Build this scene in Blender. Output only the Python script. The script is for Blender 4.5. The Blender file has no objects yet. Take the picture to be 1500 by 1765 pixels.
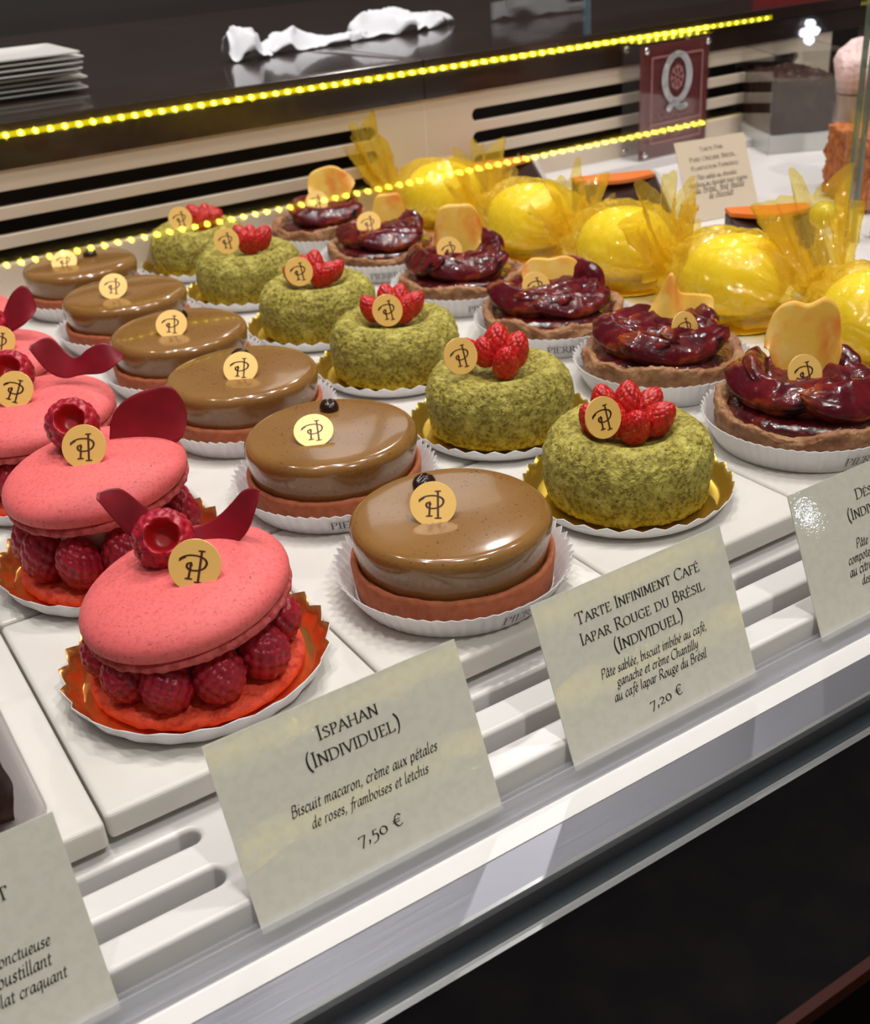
import bpy, bmesh, math, random
from math import sin, cos, pi, radians as R
from mathutils import Vector, Matrix, Euler, noise as N

# ------------------------------------------------------------------ camera, world, lights
scene = bpy.context.scene
COL = scene.collection
YAW = 0.5346793
cam_d = bpy.data.cameras.new('camera')
cam = bpy.data.objects.new('camera', cam_d)
COL.objects.link(cam)
scene.camera = cam
_r = Vector((0.83988748, -0.53874979, -0.06586107))
_d = Vector((-0.30592996, -0.36967705, -0.87735155))
_f = Vector((0.44832564, 0.75702545, -0.47530683))
cam.matrix_world = Matrix(((_r.x, -_d.x, -_f.x, 0), (_r.y, -_d.y, -_f.y, 0), (_r.z, -_d.z, -_f.z, 0.222), (0, 0, 0, 1)))
cam_d.sensor_fit = 'HORIZONTAL'
cam_d.sensor_width = 36
cam_d.lens = 1934.87 / 1500 * 36
cam_d.clip_start = 0.01
cam_d.clip_end = 30
cam_d.dof.use_dof = True
cam_d.dof.focus_distance = 0.40
cam_d.dof.aperture_fstop = 26

scene.view_settings.view_transform = 'Standard'
scene.view_settings.look = 'None'
scene.view_settings.gamma = 1
scene.view_settings.use_curve_mapping = False
scene.view_settings.exposure = 0.0

w = bpy.data.worlds.new('room_air')
scene.world = w
w.use_nodes = True
w.node_tree.nodes['Background'].inputs[0].default_value = (1.0, 0.93, 0.86, 1)
w.node_tree.nodes['Background'].inputs[1].default_value = 0.10


def lamp(name, kind, loc, power, size, color=(1, 0.93, 0.84), target=None, spread=None):
    l = bpy.data.lights.new(name, kind)
    l.energy = power
    l.color = color
    if kind == 'AREA':
        l.shape = 'RECTANGLE'
        l.size, l.size_y = size
    else:
        l.shadow_soft_size = size
    if kind == 'SPOT':
        l.spot_size = spread or R(70)
        l.spot_blend = 0.6
    o = bpy.data.objects.new(name, l)
    COL.objects.link(o)
    o.location = loc
    t = Vector(target or (loc[0], loc[1], 0)) - Vector(loc)
    o.rotation_euler = t.to_track_quat('-Z', 'Y').to_euler()
    return o


WARM = (1, 0.945, 0.915)
for x, y, z, p in ((0.10, 0.72, 1.65, 20), (0.42, 0.82, 1.65, 20), (0.80, 0.55, 1.65, 28), (-0.28, 0.40, 1.65, 14), (0.35, -0.62, 1.60, 48),
                   (-0.45, 0.95, 1.65, 12), (1.25, 0.25, 1.65, 16), (0.28, 0.30, 1.75, 24), (1.45, 1.95, 1.70, 34)):  # last one is added only to light the reflector boards
    lamp('ceiling_downlight', 'POINT', (x, y, z), p, 0.022, WARM)
lamp('overhead_fill_light', 'AREA', (0.3, 0.2, 1.9), 6, (2.4, 1.8), (1, 0.96, 0.94))  # broad soft fill added for ambient light, not a real fixture

# ------------------------------------------------------------------ materials
def mat(name, base, rough=0.5, metal=0.0, spec=0.5, coat=0.0, coat_rough=0.05, sss=0.0, sss_col=None,
        mix=None, bump=None, trans=0.0, coat_bump=False):
    """mix = (scale, colour2, low, high[, detail]); bump = (scale, distance[, detail])"""
    m = bpy.data.materials.new(name)
    m.use_nodes = True
    nt = m.node_tree
    b = nt.nodes['Principled BSDF']
    I = b.inputs
    I['Base Color'].default_value = (*base, 1)
    I['Roughness'].default_value = rough
    I['Metallic'].default_value = metal
    I['Specular IOR Level'].default_value = spec
    I['Coat Weight'].default_value = coat
    I['Coat Roughness'].default_value = coat_rough
    if trans:
        I['Transmission Weight'].default_value = trans
    if sss:
        I['Subsurface Weight'].default_value = sss
        I['Subsurface Radius'].default_value = sss_col or (1, 0.4, 0.2)
        I['Subsurface Scale'].default_value = 0.003
    if mix or bump:
        tc = nt.nodes.new('ShaderNodeTexCoord')
    col = None
    for k in (mix if isinstance(mix, list) else [mix] if mix else []):
        n = nt.nodes.new('ShaderNodeTexNoise')
        n.inputs['Scale'].default_value = k[0]
        n.inputs['Detail'].default_value = k[4] if len(k) > 4 else 3
        nt.links.new(tc.outputs['Object'], n.inputs['Vector'])
        mr = nt.nodes.new('ShaderNodeMapRange')
        mr.inputs['From Min'].default_value = k[2]
        mr.inputs['From Max'].default_value = k[3]
        nt.links.new(n.outputs['Fac'], mr.inputs['Value'])
        mx = nt.nodes.new('ShaderNodeMix')
        mx.data_type = 'RGBA'
        nt.links.new(mr.outputs['Result'], mx.inputs['Factor'])
        if col is None:
            mx.inputs['A'].default_value = (*base, 1)
        else:
            nt.links.new(col, mx.inputs['A'])
        mx.inputs['B'].default_value = (*k[1], 1)
        col = mx.outputs['Result']
    if col is not None:
        nt.links.new(col, I['Base Color'])
    if bump:
        n = nt.nodes.new('ShaderNodeTexNoise')
        n.inputs['Detail'].default_value = bump[2] if len(bump) > 2 else 3
        n.inputs['Scale'].default_value = bump[0] if not isinstance(bump[0], tuple) else 1.0
        if isinstance(bump[0], tuple):
            mp = nt.nodes.new('ShaderNodeMapping')
            mp.inputs['Scale'].default_value = bump[0]
            nt.links.new(tc.outputs['Object'], mp.inputs['Vector'])
            nt.links.new(mp.outputs['Vector'], n.inputs['Vector'])
        else:
            nt.links.new(tc.outputs['Object'], n.inputs['Vector'])
        bp = nt.nodes.new('ShaderNodeBump')
        bp.inputs['Strength'].default_value = 1
        bp.inputs['Distance'].default_value = bump[1]
        nt.links.new(n.outputs['Fac'], bp.inputs['Height'])
        if not coat_bump:
            nt.links.new(bp.outputs['Normal'], I['Normal'])
        if coat:
            nt.links.new(bp.outputs['Normal'], I['Coat Normal'])
    return m


def emit(name, col, strength):
    m = bpy.data.materials.new(name)
    m.use_nodes = True
    nt = m.node_tree
    nt.nodes.remove(nt.nodes['Principled BSDF'])
    e = nt.nodes.new('ShaderNodeEmission')
    e.inputs[0].default_value = (*col, 1)
    e.inputs[1].default_value = strength
    nt.links.new(e.outputs[0], nt.nodes['Material Output'].inputs[0])
    return m


def film(name, tint, gloss=(1, 1, 1), rough=0.02, ior=1.5, haze=None, haze_fac=0.0, bump=None):
    """thin clear sheet: tinted see-through + mirror by angle + a little diffuse haze"""
    m = bpy.data.materials.new(name)
    m.use_nodes = True
    nt = m.node_tree
    nt.nodes.remove(nt.nodes['Principled BSDF'])
    t = nt.nodes.new('ShaderNodeBsdfTransparent')
    t.inputs[0].default_value = (*tint, 1)
    g = nt.nodes.new('ShaderNodeBsdfGlossy')
    g.inputs['Color'].default_value = (*gloss, 1)
    g.inputs['Roughness'].default_value = rough
    fr = nt.nodes.new('ShaderNodeFresnel')
    ge = nt.nodes.new('ShaderNodeNewGeometry')
    io = nt.nodes.new('ShaderNodeMix')          # same mirror strength on either face of a thin sheet
    nt.links.new(ge.outputs['Backfacing'], io.inputs['Factor'])
    io.inputs['A'].default_value, io.inputs['B'].default_value = ior, 1 / ior
    nt.links.new(io.outputs['Result'], fr.inputs['IOR'])
    mx = nt.nodes.new('ShaderNodeMixShader')
    out = t.outputs[0]
    if haze:
        d = nt.nodes.new('ShaderNodeBsdfDiffuse')
        d.inputs[0].default_value = (*haze, 1)
        d2 = nt.nodes.new('ShaderNodeBsdfTranslucent')
        d2.inputs[0].default_value = (*haze, 1)
        dm = nt.nodes.new('ShaderNodeMixShader')
        dm.inputs[0].default_value = 0.5
        nt.links.new(d.outputs[0], dm.inputs[1])
        nt.links.new(d2.outputs[0], dm.inputs[2])
        hm = nt.nodes.new('ShaderNodeMixShader')
        hm.inputs[0].default_value = haze_fac
        nt.links.new(out, hm.inputs[1])
        nt.links.new(dm.outputs[0], hm.inputs[2])
        out = hm.outputs[0]
    if bump:
        tc = nt.nodes.new('ShaderNodeTexCoord')
        n = nt.nodes.new('ShaderNodeTexNoise')
        n.inputs['Scale'].default_value = bump[0]
        nt.links.new(tc.outputs['Object'], n.inputs['Vector'])
        bp = nt.nodes.new('ShaderNodeBump')
        bp.inputs['Distance'].default_value = bump[1]
        nt.links.new(n.outputs['Fac'], bp.inputs['Height'])
        nt.links.new(bp.outputs['Normal'], g.inputs['Normal'])
        nt.links.new(bp.outputs['Normal'], fr.inputs['Normal'])
    nt.links.new(fr.outputs[0], mx.inputs[0])
    nt.links.new(out, mx.inputs[1])
    nt.links.new(g.outputs[0], mx.inputs[2])
    nt.links.new(mx.outputs[0], nt.nodes['Material Output'].inputs[0])
    return m


M = {}
M['slab'] = mat('white_stone', (0.70, 0.665, 0.625), 0.22, mix=(30, (0.66, 0.62, 0.575), 0.4, 0.75), bump=(900, 0.00002))
M['grille'] = mat('white_resin', (0.70, 0.685, 0.67), 0.3)
M['shelf'] = mat('white_shelf', (0.72, 0.69, 0.68), 0.3)
M['cream'] = mat('cream_panel', (0.72, 0.61, 0.49), 0.3, mix=(8, (0.68, 0.57, 0.455), 0.4, 0.7))
M['black'] = mat('black_void', (0.006, 0.006, 0.007), 0.6)
M['alu'] = mat('brushed_aluminium', (0.26, 0.258, 0.295), 0.36, 0.9, bump=((40, 900, 900), 0.00003))
M['alu_bright'] = mat('polished_aluminium', (0.85, 0.85, 0.86), 0.2, 0.9)
M['channel'] = mat('dark_rubber_channel', (0.014, 0.020, 0.024), 0.35, spec=0.25)
M['darkwood'] = mat('black_stained_wood', (0.0035, 0.003, 0.0035), 0.7, spec=0.03, mix=((60, (0.006, 0.0045, 0.0045), 0.45, 0.7)), bump=((20, 260, 260), 0.00008))
M['redwood'] = mat('brown_wood_edge', (0.035, 0.010, 0.007), 0.5, spec=0.08)
M['wenge'] = mat('dark_brown_wood', (0.020, 0.011, 0.009), 0.22, coat=0.5, mix=((14, (0.030, 0.016, 0.013), 0.4, 0.7)))
M['wall'] = mat('dark_wall', (0.022, 0.016, 0.014), 0.5, mix=(3, (0.030, 0.022, 0.018), 0.4, 0.7))
M['upper'] = mat('brown_upper_wall', (0.05, 0.04, 0.035), 0.6)
M['board'] = mat('white_reflector', (0.85, 0.84, 0.82), 0.6)
M['floor'] = mat('dark_floor', (0.012, 0.010, 0.010), 0.4)
M['glass'] = film('clear_glass', (0.975, 0.985, 0.98))
M['glass_edge'] = film('green_glass_edge', (0.45, 0.55, 0.48), haze=(0.35, 0.42, 0.36), haze_fac=0.5)
M['blue_edge'] = film('blue_glass_edge', (0.55, 0.65, 0.75), haze=(0.25, 0.34, 0.42), haze_fac=0.5)
M['acrylic'] = film('clear_acrylic', (0.95, 0.95, 0.96), haze=(0.7, 0.7, 0.75), haze_fac=0.04)
M['rail'] = film('frosted_acrylic', (0.95, 0.95, 0.97), rough=0.15, haze=(0.88, 0.88, 0.92), haze_fac=0.34)
M['paper'] = mat('white_paper', (0.74, 0.73, 0.74), 0.6, sss=0.15, sss_col=(1, 1, 1))
M['ink'] = mat('black_ink', (0.015, 0.014, 0.013), 0.5)
M['ink_soft'] = mat('grey_ink', (0.05, 0.05, 0.05), 0.5)
M['brown_ink'] = mat('brown_ink', (0.085, 0.022, 0.008), 0.5)
M['disc'] = mat('gold_card', (0.90, 0.56, 0.16), 0.30, 0.1)
M['card'] = mat('laminated_card', (0.76, 0.75, 0.67), 0.55, spec=0.2, coat=1.0, coat_rough=0.02, mix=((300, (0.72, 0.71, 0.63), 0.45, 0.6)), bump=((420, 900, 900), 0.000022, 2), coat_bump=True)
M['beige_card'] = mat('beige_card', (0.66, 0.55, 0.42), 0.5)
M['glaze'] = mat('coffee_glaze', (0.250, 0.118, 0.030), 0.14, coat=0.4, coat_rough=0.04, sss=0.12, sss_col=(1, 0.5, 0.2),
                 mix=[(900, (0.10, 0.040, 0.010), 0.66, 0.72, 1), (40, (0.285, 0.143, 0.043), 0.4, 0.7)])
M['crust'] = mat('reddish_shortcrust', (0.52, 0.15, 0.06), 0.75, mix=(300, (0.43, 0.115, 0.045), 0.4, 0.65), bump=(700, 0.0003))
M['bean'] = mat('chocolate_bean', (0.022, 0.008, 0.007), 0.22, bump=(300, 0.0002))
M['sponge'] = mat('pistachio_sponge', (0.42, 0.355, 0.055), 0.7, sss=0.15, sss_col=(1, 0.9, 0.2),
                  mix=[(520, (0.21, 0.165, 0.018), 0.45, 0.60), (150, (0.60, 0.53, 0.12), 0.5, 0.72), (700, (0.09, 0.065, 0.006), 0.62, 0.70)], bump=(560, 0.0018, 4))
M['straw'] = mat('wild_strawberry', (0.58, 0.014, 0.014), 0.28, sss=0.2, sss_col=(1, 0.1, 0.05), mix=[(420, (0.36, 0.006, 0.008), 0.48, 0.62), (900, (0.75, 0.16, 0.05), 0.66, 0.70, 1)], bump=(800, 0.0005))
M['goldfoil'] = mat('gold_foil', (0.72, 0.48, 0.06), 0.28, 0.9)
M['copperfoil'] = mat('copper_foil', (0.80, 0.36, 0.10), 0.27, 0.9)
M['pink'] = mat('pink_macaron', (0.80, 0.145, 0.145), 0.62, sss=0.15, sss_col=(1, 0.3, 0.25), mix=[(700, (0.70, 0.10, 0.105), 0.5, 0.7), (1100, (0.35, 0.05, 0.05), 0.69, 0.74, 1)], bump=(1500, 0.00012))
M['pinkfoot'] = mat('pink_macaron_foot', (0.66, 0.115, 0.11), 0.8, mix=(300, (0.42, 0.045, 0.045), 0.45, 0.65), bump=(600, 0.0010))
M['orangeshell'] = mat('orange_red_macaron', (0.82, 0.085, 0.035), 0.65, mix=(260, (0.55, 0.03, 0.015), 0.5, 0.66), bump=(500, 0.0008))
M['cream_fill'] = mat('rose_cream', (0.80, 0.62, 0.50), 0.35)
M['rasp'] = mat('raspberry_red', (0.44, 0.013, 0.034), 0.36, sss=0.35, sss_col=(1, 0.12, 0.12), mix=(160, (0.31, 0.008, 0.028), 0.42, 0.66))
M['raspin'] = mat('raspberry_hollow', (0.52, 0.016, 0.020), 0.35, sss=0.3, sss_col=(1, 0.1, 0.1))
M['redpetal'] = mat('dark_red_petal', (0.27, 0.003, 0.016), 0.5, mix=(90, (0.17, 0.002, 0.010), 0.4, 0.7))
M['petal'] = mat('apricot_petal', (0.90, 0.50, 0.075), 0.5, sss=0.3, sss_col=(1, 0.6, 0.2), mix=[(55, (0.88, 0.24, 0.03), 0.46, 0.68), (90, (0.95, 0.66, 0.22), 0.5, 0.8)])
M['plum'] = mat('roasted_plum', (0.075, 0.004, 0.009), 0.2, spec=0.2, coat=0.35, coat_rough=0.03, sss=0.1, sss_col=(1, 0.15, 0.1),
                mix=[(70, (0.22, 0.014, 0.014), 0.42, 0.66), (45, (0.46, 0.090, 0.012), 0.50, 0.68), (90, (0.016, 0.002, 0.008), 0.54, 0.7)], bump=(200, 0.0006))
M['jam'] = mat('plum_jam', (0.07, 0.004, 0.008), 0.08, coat=1, mix=(120, (0.20, 0.02, 0.01), 0.5, 0.7), bump=(300, 0.0008))
M['tartcrust'] = mat('sugared_tart_crust', (0.40, 0.205, 0.090), 0.6, mix=[(160, (0.27, 0.105, 0.042), 0.42, 0.62), (900, (0.62, 0.42, 0.25), 0.66, 0.74)], bump=(420, 0.0012))
M['yellow'] = mat('yellow_cake', (1.0, 0.95, 0.16), 0.4, mix=(60, (1.0, 0.86, 0.10), 0.45, 0.7))
M['cello'] = film('yellow_cellophane', (1.0, 0.95, 0.48), gloss=(1, 0.97, 0.8), rough=0.05, ior=1.55, haze=(1.0, 0.70, 0.07), haze_fac=0.34, bump=(130, 0.0022))
M['choc'] = mat('dark_chocolate', (0.040, 0.016, 0.012), 0.45, spec=0.25, mix=(90, (0.075, 0.030, 0.022), 0.5, 0.7), bump=(120, 0.0006))
M['chocwall'] = mat('dark_chocolate_wall', (0.030, 0.012, 0.009), 0.25)
M['orange'] = mat('orange_glaze', (0.80, 0.20, 0.035), 0.35)
M['greyedge'] = mat('grey_card', (0.42, 0.38, 0.36), 0.5)
M['sign'] = mat('maroon_print', (0.17, 0.032, 0.034), 0.35)
M['signwhite'] = mat('white_print', (0.80, 0.80, 0.82), 0.4)
M['signpink'] = mat('faded_print', (0.45, 0.20, 0.20), 0.4)
M['steel'] = mat('steel_screw', (0.8, 0.8, 0.8), 0.2, 1)
M['plate'] = mat('white_porcelain', (0.76, 0.74, 0.71), 0.25)
M['tissue'] = mat('white_tissue', (0.78, 0.78, 0.83), 0.8)
M['red'] = mat('red_lacquer', (0.35, 0.005, 0.012), 0.4)
M['compote'] = mat('red_compote', (0.28, 0.008, 0.010), 0.3, mix=(150, (0.18, 0.004, 0.006), 0.4, 0.7))
M['verrcream'] = mat('beige_cream', (0.55, 0.42, 0.30), 0.4)
M['pinkice'] = mat('pink_cream', (0.85, 0.62, 0.60), 0.5, bump=(200, 0.002))
M['crunch'] = mat('orange_crumble', (0.52, 0.15, 0.025), 0.6, mix=(260, (0.26, 0.06, 0.012), 0.45, 0.65), bump=(300, 0.002))
M['led'] = emit('yellow_led', (1.0, 0.80, 0.08), 5)
M['ledtape'] = emit('yellow_led_tape', (0.75, 0.60, 0.0), 0.9)
M['farled'] = emit('far_yellow_led', (1.0, 0.75, 0.05), 110)
M['farledtape'] = emit('far_yellow_led_tape', (0.9, 0.7, 0.03), 1.6)
M['whiteled'] = emit('white_led', (0.80, 0.84, 1.0), 70)

# ------------------------------------------------------------------ mesh helpers
class MB:
    def __init__(s):
        s.v, s.f, s.mi = [], [], []

    def add(s, verts, faces, mi=0):
        o = len(s.v)
        s.v += [tuple(v) for v in verts]
        s.f += [tuple(i + o for i in f) for f in faces]
        s.mi += [mi] * len(faces)

    def box(s, x0, x1, y0, y1, z0, z1, mi=0):
        s.add([(x0, y0, z0), (x1, y0, z0), (x1, y1, z0), (x0, y1, z0), (x0, y0, z1), (x1, y0, z1), (x1, y1, z1), (x0, y1, z1)],
              [(0, 3, 2, 1), (4, 5, 6, 7), (0, 1, 5, 4), (1, 2, 6, 5), (2, 3, 7, 6), (3, 0, 4, 7)], mi)

    def lathe(s, prof, n=48, mi=0, fn=None, cap=True):
        """prof: (r, z) from bottom centre outward and up to top centre"""
        vs = []
        for (r, z) in prof:
            for k in range(n):
                a = 2 * pi * k / n
                p = Vector((r * cos(a), r * sin(a), z))
                vs.append(fn(p, a) if fn else p)
        fs = []
        for i in range(len(prof) - 1):
            for k in range(n):
                k2 = (k + 1) % n
                fs.append((i * n + k, i * n + k2, (i + 1) * n + k2, (i + 1) * n + k))
        if cap:
            fs.append(tuple(reversed(range(n))))
            fs.append(tuple(range((len(prof) - 1) * n, len(prof) * n)))
        s.add(vs, fs, mi)

    def prism(s, pts, x0, x1, mi=0):
        """profile pts (y, z) extruded along x"""
        n = len(pts)
        s.add([(x0, y, z) for y, z in pts] + [(x1, y, z) for y, z in pts],
              [tuple(range(n)), tuple(reversed(range(n, 2 * n)))] + [(i, i + n, (i + 1) % n + n, (i + 1) % n) for i in range(n)], mi)

    def grid(s, P, closed_u=False, mi=0):
        nu, nv = len(P), len(P[0])
        fs = []
        for i in range(nu - (0 if closed_u else 1)):
            for j in range(nv - 1):
                i2 = (i + 1) % nu
                fs.append((i * nv + j, i2 * nv + j, i2 * nv + j + 1, i * nv + j + 1))
        s.add([p for row in P for p in row], fs, mi)

    def mesh(s, name, mats, smooth=True, angle=None):
        me = bpy.data.meshes.new(name)
        me.from_pydata(s.v, [], s.f)
        for m in (mats if isinstance(mats, (list, tuple)) else [mats]):
            me.materials.append(m)
        me.polygons.foreach_set('material_index', s.mi)
        bm = bmesh.new()
        bm.from_mesh(me)
        bmesh.ops.recalc_face_normals(bm, faces=bm.faces)
        bm.to_mesh(me)
        bm.free()
        if smooth:
            me.shade_smooth()
            if angle:
                me.set_sharp_from_angle(angle=R(angle))
        return me


def obj(name, me, parent=None, loc=(0, 0, 0), rot=None, scale=None):
    o = bpy.data.objects.new(name, me)
    COL.objects.link(o)
    if parent is not None:
        o.parent = parent
    mtx = Matrix.Translation(Vector(loc))
    if rot is not None:
        mtx = mtx @ (rot if isinstance(rot, Matrix) else Euler(rot).to_matrix().to_4x4())
    if scale is not None:
        mtx = mtx @ Matrix.Diagonal((*((scale,) * 3 if isinstance(scale, (int, float)) else scale), 1))
    o.matrix_local = mtx
    return o


def thing(name, label, cat, loc=(0, 0, 0), rotz=0, group=None, mesh=None):
    o = obj(name, mesh, None, loc, (0, 0, rotz))
    o['label'], o['category'] = label, cat
    if group:
        o['group'] = group
    return o


def struct(name, me):
    o = obj(name, me)
    o['kind'] = 'structure'
    return o


def bevel(o, wd, seg=3):
    m = o.modifiers.new('bevel', 'BEVEL')
    m.width, m.segments, m.limit_method = wd, seg, 'ANGLE'
    return o


def solid(o, t):
    m = o.modifiers.new('solid', 'SOLIDIFY')
    m.thickness, m.offset = t, 0
    return o


def box_mesh(name, m, *b):
    k = MB()
    k.box(*b)
    return k.mesh(name, m, smooth=False)


def slotted(name, rect, slots, thick, bev, m):
    """flat panel in XY with real rounded slots, made from a filled curve"""
    cu = bpy.data.curves.new(name, 'CURVE')
    cu.dimensions, cu.fill_mode = '2D', 'BOTH'
    cu.extrude, cu.bevel_depth, cu.bevel_resolution = thick / 2 - bev, bev, 2

    def poly(pts):
        sp = cu.splines.new('POLY')
        sp.points.add(len(pts) - 1)
        for p, q in zip(sp.points, pts):
            p.co = (q[0], q[1], 0, 1)
        sp.use_cyclic_u = True
    x0, x1, y0, y1 = rect
    poly([(x0, y0), (x1, y0), (x1, y1), (x0, y1)])
    for (a, b, yc, h) in slots:
        r = h / 2
        poly([(b - r + r * sin(t), yc - r * cos(t)) for t in [pi * i / 10 for i in range(11)]] +
             [(a + r - r * sin(t), yc + r * cos(t)) for t in [pi * i / 10 for i in range(11)]])
    o = bpy.data.objects.new(name, cu)
    COL.objects.link(o)
    bpy.context.view_layer.update()
    me = bpy.data.meshes.new_from_object(o.evaluated_get(bpy.context.evaluated_depsgraph_get()))
    bpy.data.objects.remove(o)
    me.materials.clear()
    me.materials.append(m)
    me.name = name
    return me


def smooth_line(pts, n=6):
    """Catmull-Rom through the points"""
    if len(pts) < 3:
        return list(pts)
    P = [pts[0]] + list(pts) + [pts[-1]]
    out = []
    for i in range(1, len(P) - 2):
        for k in range(n):
            t = k / n
            out.append(tuple(0.5 * (2 * P[i][c] + (P[i + 1][c] - P[i - 1][c]) * t + (2 * P[i - 1][c] - 5 * P[i][c] + 4 * P[i + 1][c] - P[i + 2][c]) * t * t
                             + (3 * P[i][c] - P[i - 1][c] - 3 * P[i + 1][c] + P[i + 2][c]) * t ** 3) for c in range(len(pts[0]))))
    out.append(tuple(pts[-1]))
    return out


# ------------------------------------------------------------------ lettering: broad-nib strokes
GL = {
 'A': (62, "0,0 30,70;30,70 60,0;11,25 48,25", "0,0 60,0"), 'B': (50, "10,0 10,70;~10,70 33,69 39,56 31,40 10,38;~10,38 38,36 46,20 36,3 10,0", ""),
 'C': (60, "~58,58 45,69 30,70 10,58 4,35 10,12 30,0 46,2 58,12;58,58 58,66", ""), 'D': (68, "10,0 10,70;~10,70 42,68 62,50 62,20 42,2 10,0", "6,70 6,0"),
 'E': (50, "10,0 10,70;10,70 44,70;10,37 38,37;10,0 46,0;44,70 44,60;46,0 48,10", "8,70 8,0"), 'F': (46, "10,0 10,70;10,70 44,70;10,37 36,37;44,70 44,60", "10,0 8,70"),
 'G': (66, "~58,58 45,69 30,70 10,58 4,35 10,12 30,0 46,1 58,6;58,6 58,30;58,58 58,66", "58,30"), 'H': (68, "10,0 10,70;58,0 58,70;10,36 58,36", "10,0 10,70 58,0 58,70"),
 'I': (20, "10,0 10,70", "10,0 10,70"), 'L': (50, "10,0 10,70;10,0 46,0;46,0 48,12", "10,70 8,0"), 'M': (76, "8,0 12,70;12,70 38,8;38,8 64,70;64,70 68,0", "8,0 68,0 10,70 66,70"),
 'N': (66, "10,0 10,70;10,70 58,0;58,0 58,70", "10,0 8,70 58,70"), 'O': (70, "~35,70 12,60 4,35 12,10 35,0 58,10 66,35 58,60 35,70", ""),
 'P': (48, "10,0 10,70;~10,70 38,68 44,52 34,37 10,34", "10,0 8,70"), 'Q': (72, "~35,70 12,60 4,35 12,10 35,0 58,10 66,35 58,60 35,70;~34,2 50,-12 72,-14", ""),
 'R': (58, "10,0 10,70;~10,70 38,68 44,52 34,38 10,35;26,36 56,0", "10,0 8,70 56,0"), 'S': (48, "~40,58 28,70 12,64 10,50 26,38 42,26 42,10 26,0 6,8;40,58 40,66;6,8 6,1", ""),
 'T': (60, "30,0 30,70;4,70 56,70;4,70 2,58;56,70 58,58", "30,0"), 'U': (66, "~10,70 10,20 20,3 34,0 48,4 56,20 56,70", "10,70 56,70"), 'V': (60, "2,70 30,0;30,0 58,70", "2,70 58,70"),
 '(': (26, "~22,82 9,58 6,32 10,6 22,-18", ""), ')': (26, "~4,82 17,58 20,32 16,6 4,-18", ""), ' ': (24, "", ""), ',': (18, "~8,6 11,0 5,-13", ""), "'": (14, "7,72 6,56", ""),
 '7': (44, "4,43 40,43;40,43 14,-20;4,43 4,36", ""), '5': (42, "34,45 14,45;14,45 11,22;~11,22 30,22 37,6 28,-14 4,-21", ""), '0': (48, "~24,43 8,34 4,21 8,7 24,0 40,7 44,21 40,34 24,43", ""),
 '2': (44, "~6,34 18,43 34,36 32,22 6,0;6,0 40,0", ""), '€': (58, "~52,58 38,68 22,62 11,35 22,8 38,2 52,10;2,42 42,42;2,29 40,29", ""),
 'a': (42, "~34,36 22,42 9,31 6,12 13,1 24,8 34,32;~35,42 33,14 36,1 42,6", ""), 'b': (40, "~8,72 8,10 16,0 30,6 36,24 30,40 20,40 8,22", ""), 'c': (34, "~32,34 24,42 12,36 6,18 12,3 22,0 32,8", ""),
 'd': (43, "~34,34 22,42 9,31 6,12 13,1 24,8 34,30;~35,74 33,14 36,1 42,6", ""), 'e': (34, "~8,18 24,22 30,34 22,42 12,36 6,18 12,3 22,0 31,8", ""), 'f': (28, "~38,66 30,72 24,58 18,20 12,-14 2,-20;8,41 32,41", ""),
 'g': (40, "~36,40 22,42 8,34 12,20 24,18 34,28 30,40 22,42;~14,18 10,8 26,2 34,-8 22,-20 6,-16 6,-4 18,2", ""), 'h': (42, "8,0 8,72;~8,24 20,40 30,40 31,24 30,6 38,2", ""),
 'i': (20, "~4,34 9,42 9,10 11,0 18,5;10,58 11,61", ""), 'l': (19, "~8,72 8,10 11,0 18,5", ""), 'm': (58, "7,0 8,42;~8,26 18,40 26,40 27,24 27,0;~27,26 38,40 46,40 47,24 46,6 54,2", ""),
 'n': (41, "7,0 8,42;~8,26 20,40 30,40 31,24 30,6 38,2", ""), 'o': (40, "~20,42 9,34 5,18 11,2 20,0 32,8 35,22 30,37 20,42", ""), 'p': (42, "8,-20 8,42;~8,26 18,40 30,40 36,24 30,4 18,0 8,10", ""),
 'q': (42, "~34,36 22,42 9,31 6,12 13,1 24,8 34,30;34,42 34,-22", ""), 'r': (29, "7,0 8,42;~8,26 16,38 28,40", ""), 's': (30, "~26,36 18,42 9,36 11,26 22,18 24,6 15,0 5,6", ""),
 't': (26, "~14,56 12,10 16,0 25,5;5,41 25,41", ""), 'u': (43, "~7,42 7,10 13,0 24,8 32,28;~33,42 32,10 35,0 42,5", ""), 'x': (38, "6,0 34,42;8,42 32,0", ""), 'y': (40, "~7,42 8,14 16,4 26,10 33,28;~34,42 32,0 24,-18 6,-20", ""),
 'v': (38, "~6,42 12,20 16,0;~16,0 30,18 32,42", ""), 'j': (20, "~8,42 9,0 4,-18 -6,-20;10,58 11,61", ""),
}
for base, marks in (('e', 'éè'), ('a', 'àâ'), ('E', 'É')):
    wd, st, sf = GL[base]
    dy = 28 if base == 'E' else 0
    for c in marks:
        x = wd * 0.5
        if c in 'éÉ':
            acc = f"{x},{52 + dy} {x + 9},{63 + dy}"
        elif c in 'èà':
            acc = f"{x + 2},{52 + dy} {x - 7},{63 + dy}"
        else:
            acc = f"{x - 7},{52 + dy} {x},{62 + dy};{x},{62 + dy} {x + 7},{52 + dy}"
        GL[c] = (wd, st + ';' + acc, sf)


def hull(pts):
    pts = sorted(set(pts))

    def half(p):
        h = []
        for q in p:
            while len(h) >= 2 and (h[-1][0] - h[-2][0]) * (q[1] - h[-2][1]) - (h[-1][1] - h[-2][1]) * (q[0] - h[-2][0]) <= 0:
                h.pop()
            h.append(q)
        return h
    a, b = half(pts), half(reversed(pts))
    return a[:-1] + b[:-1]


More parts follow.
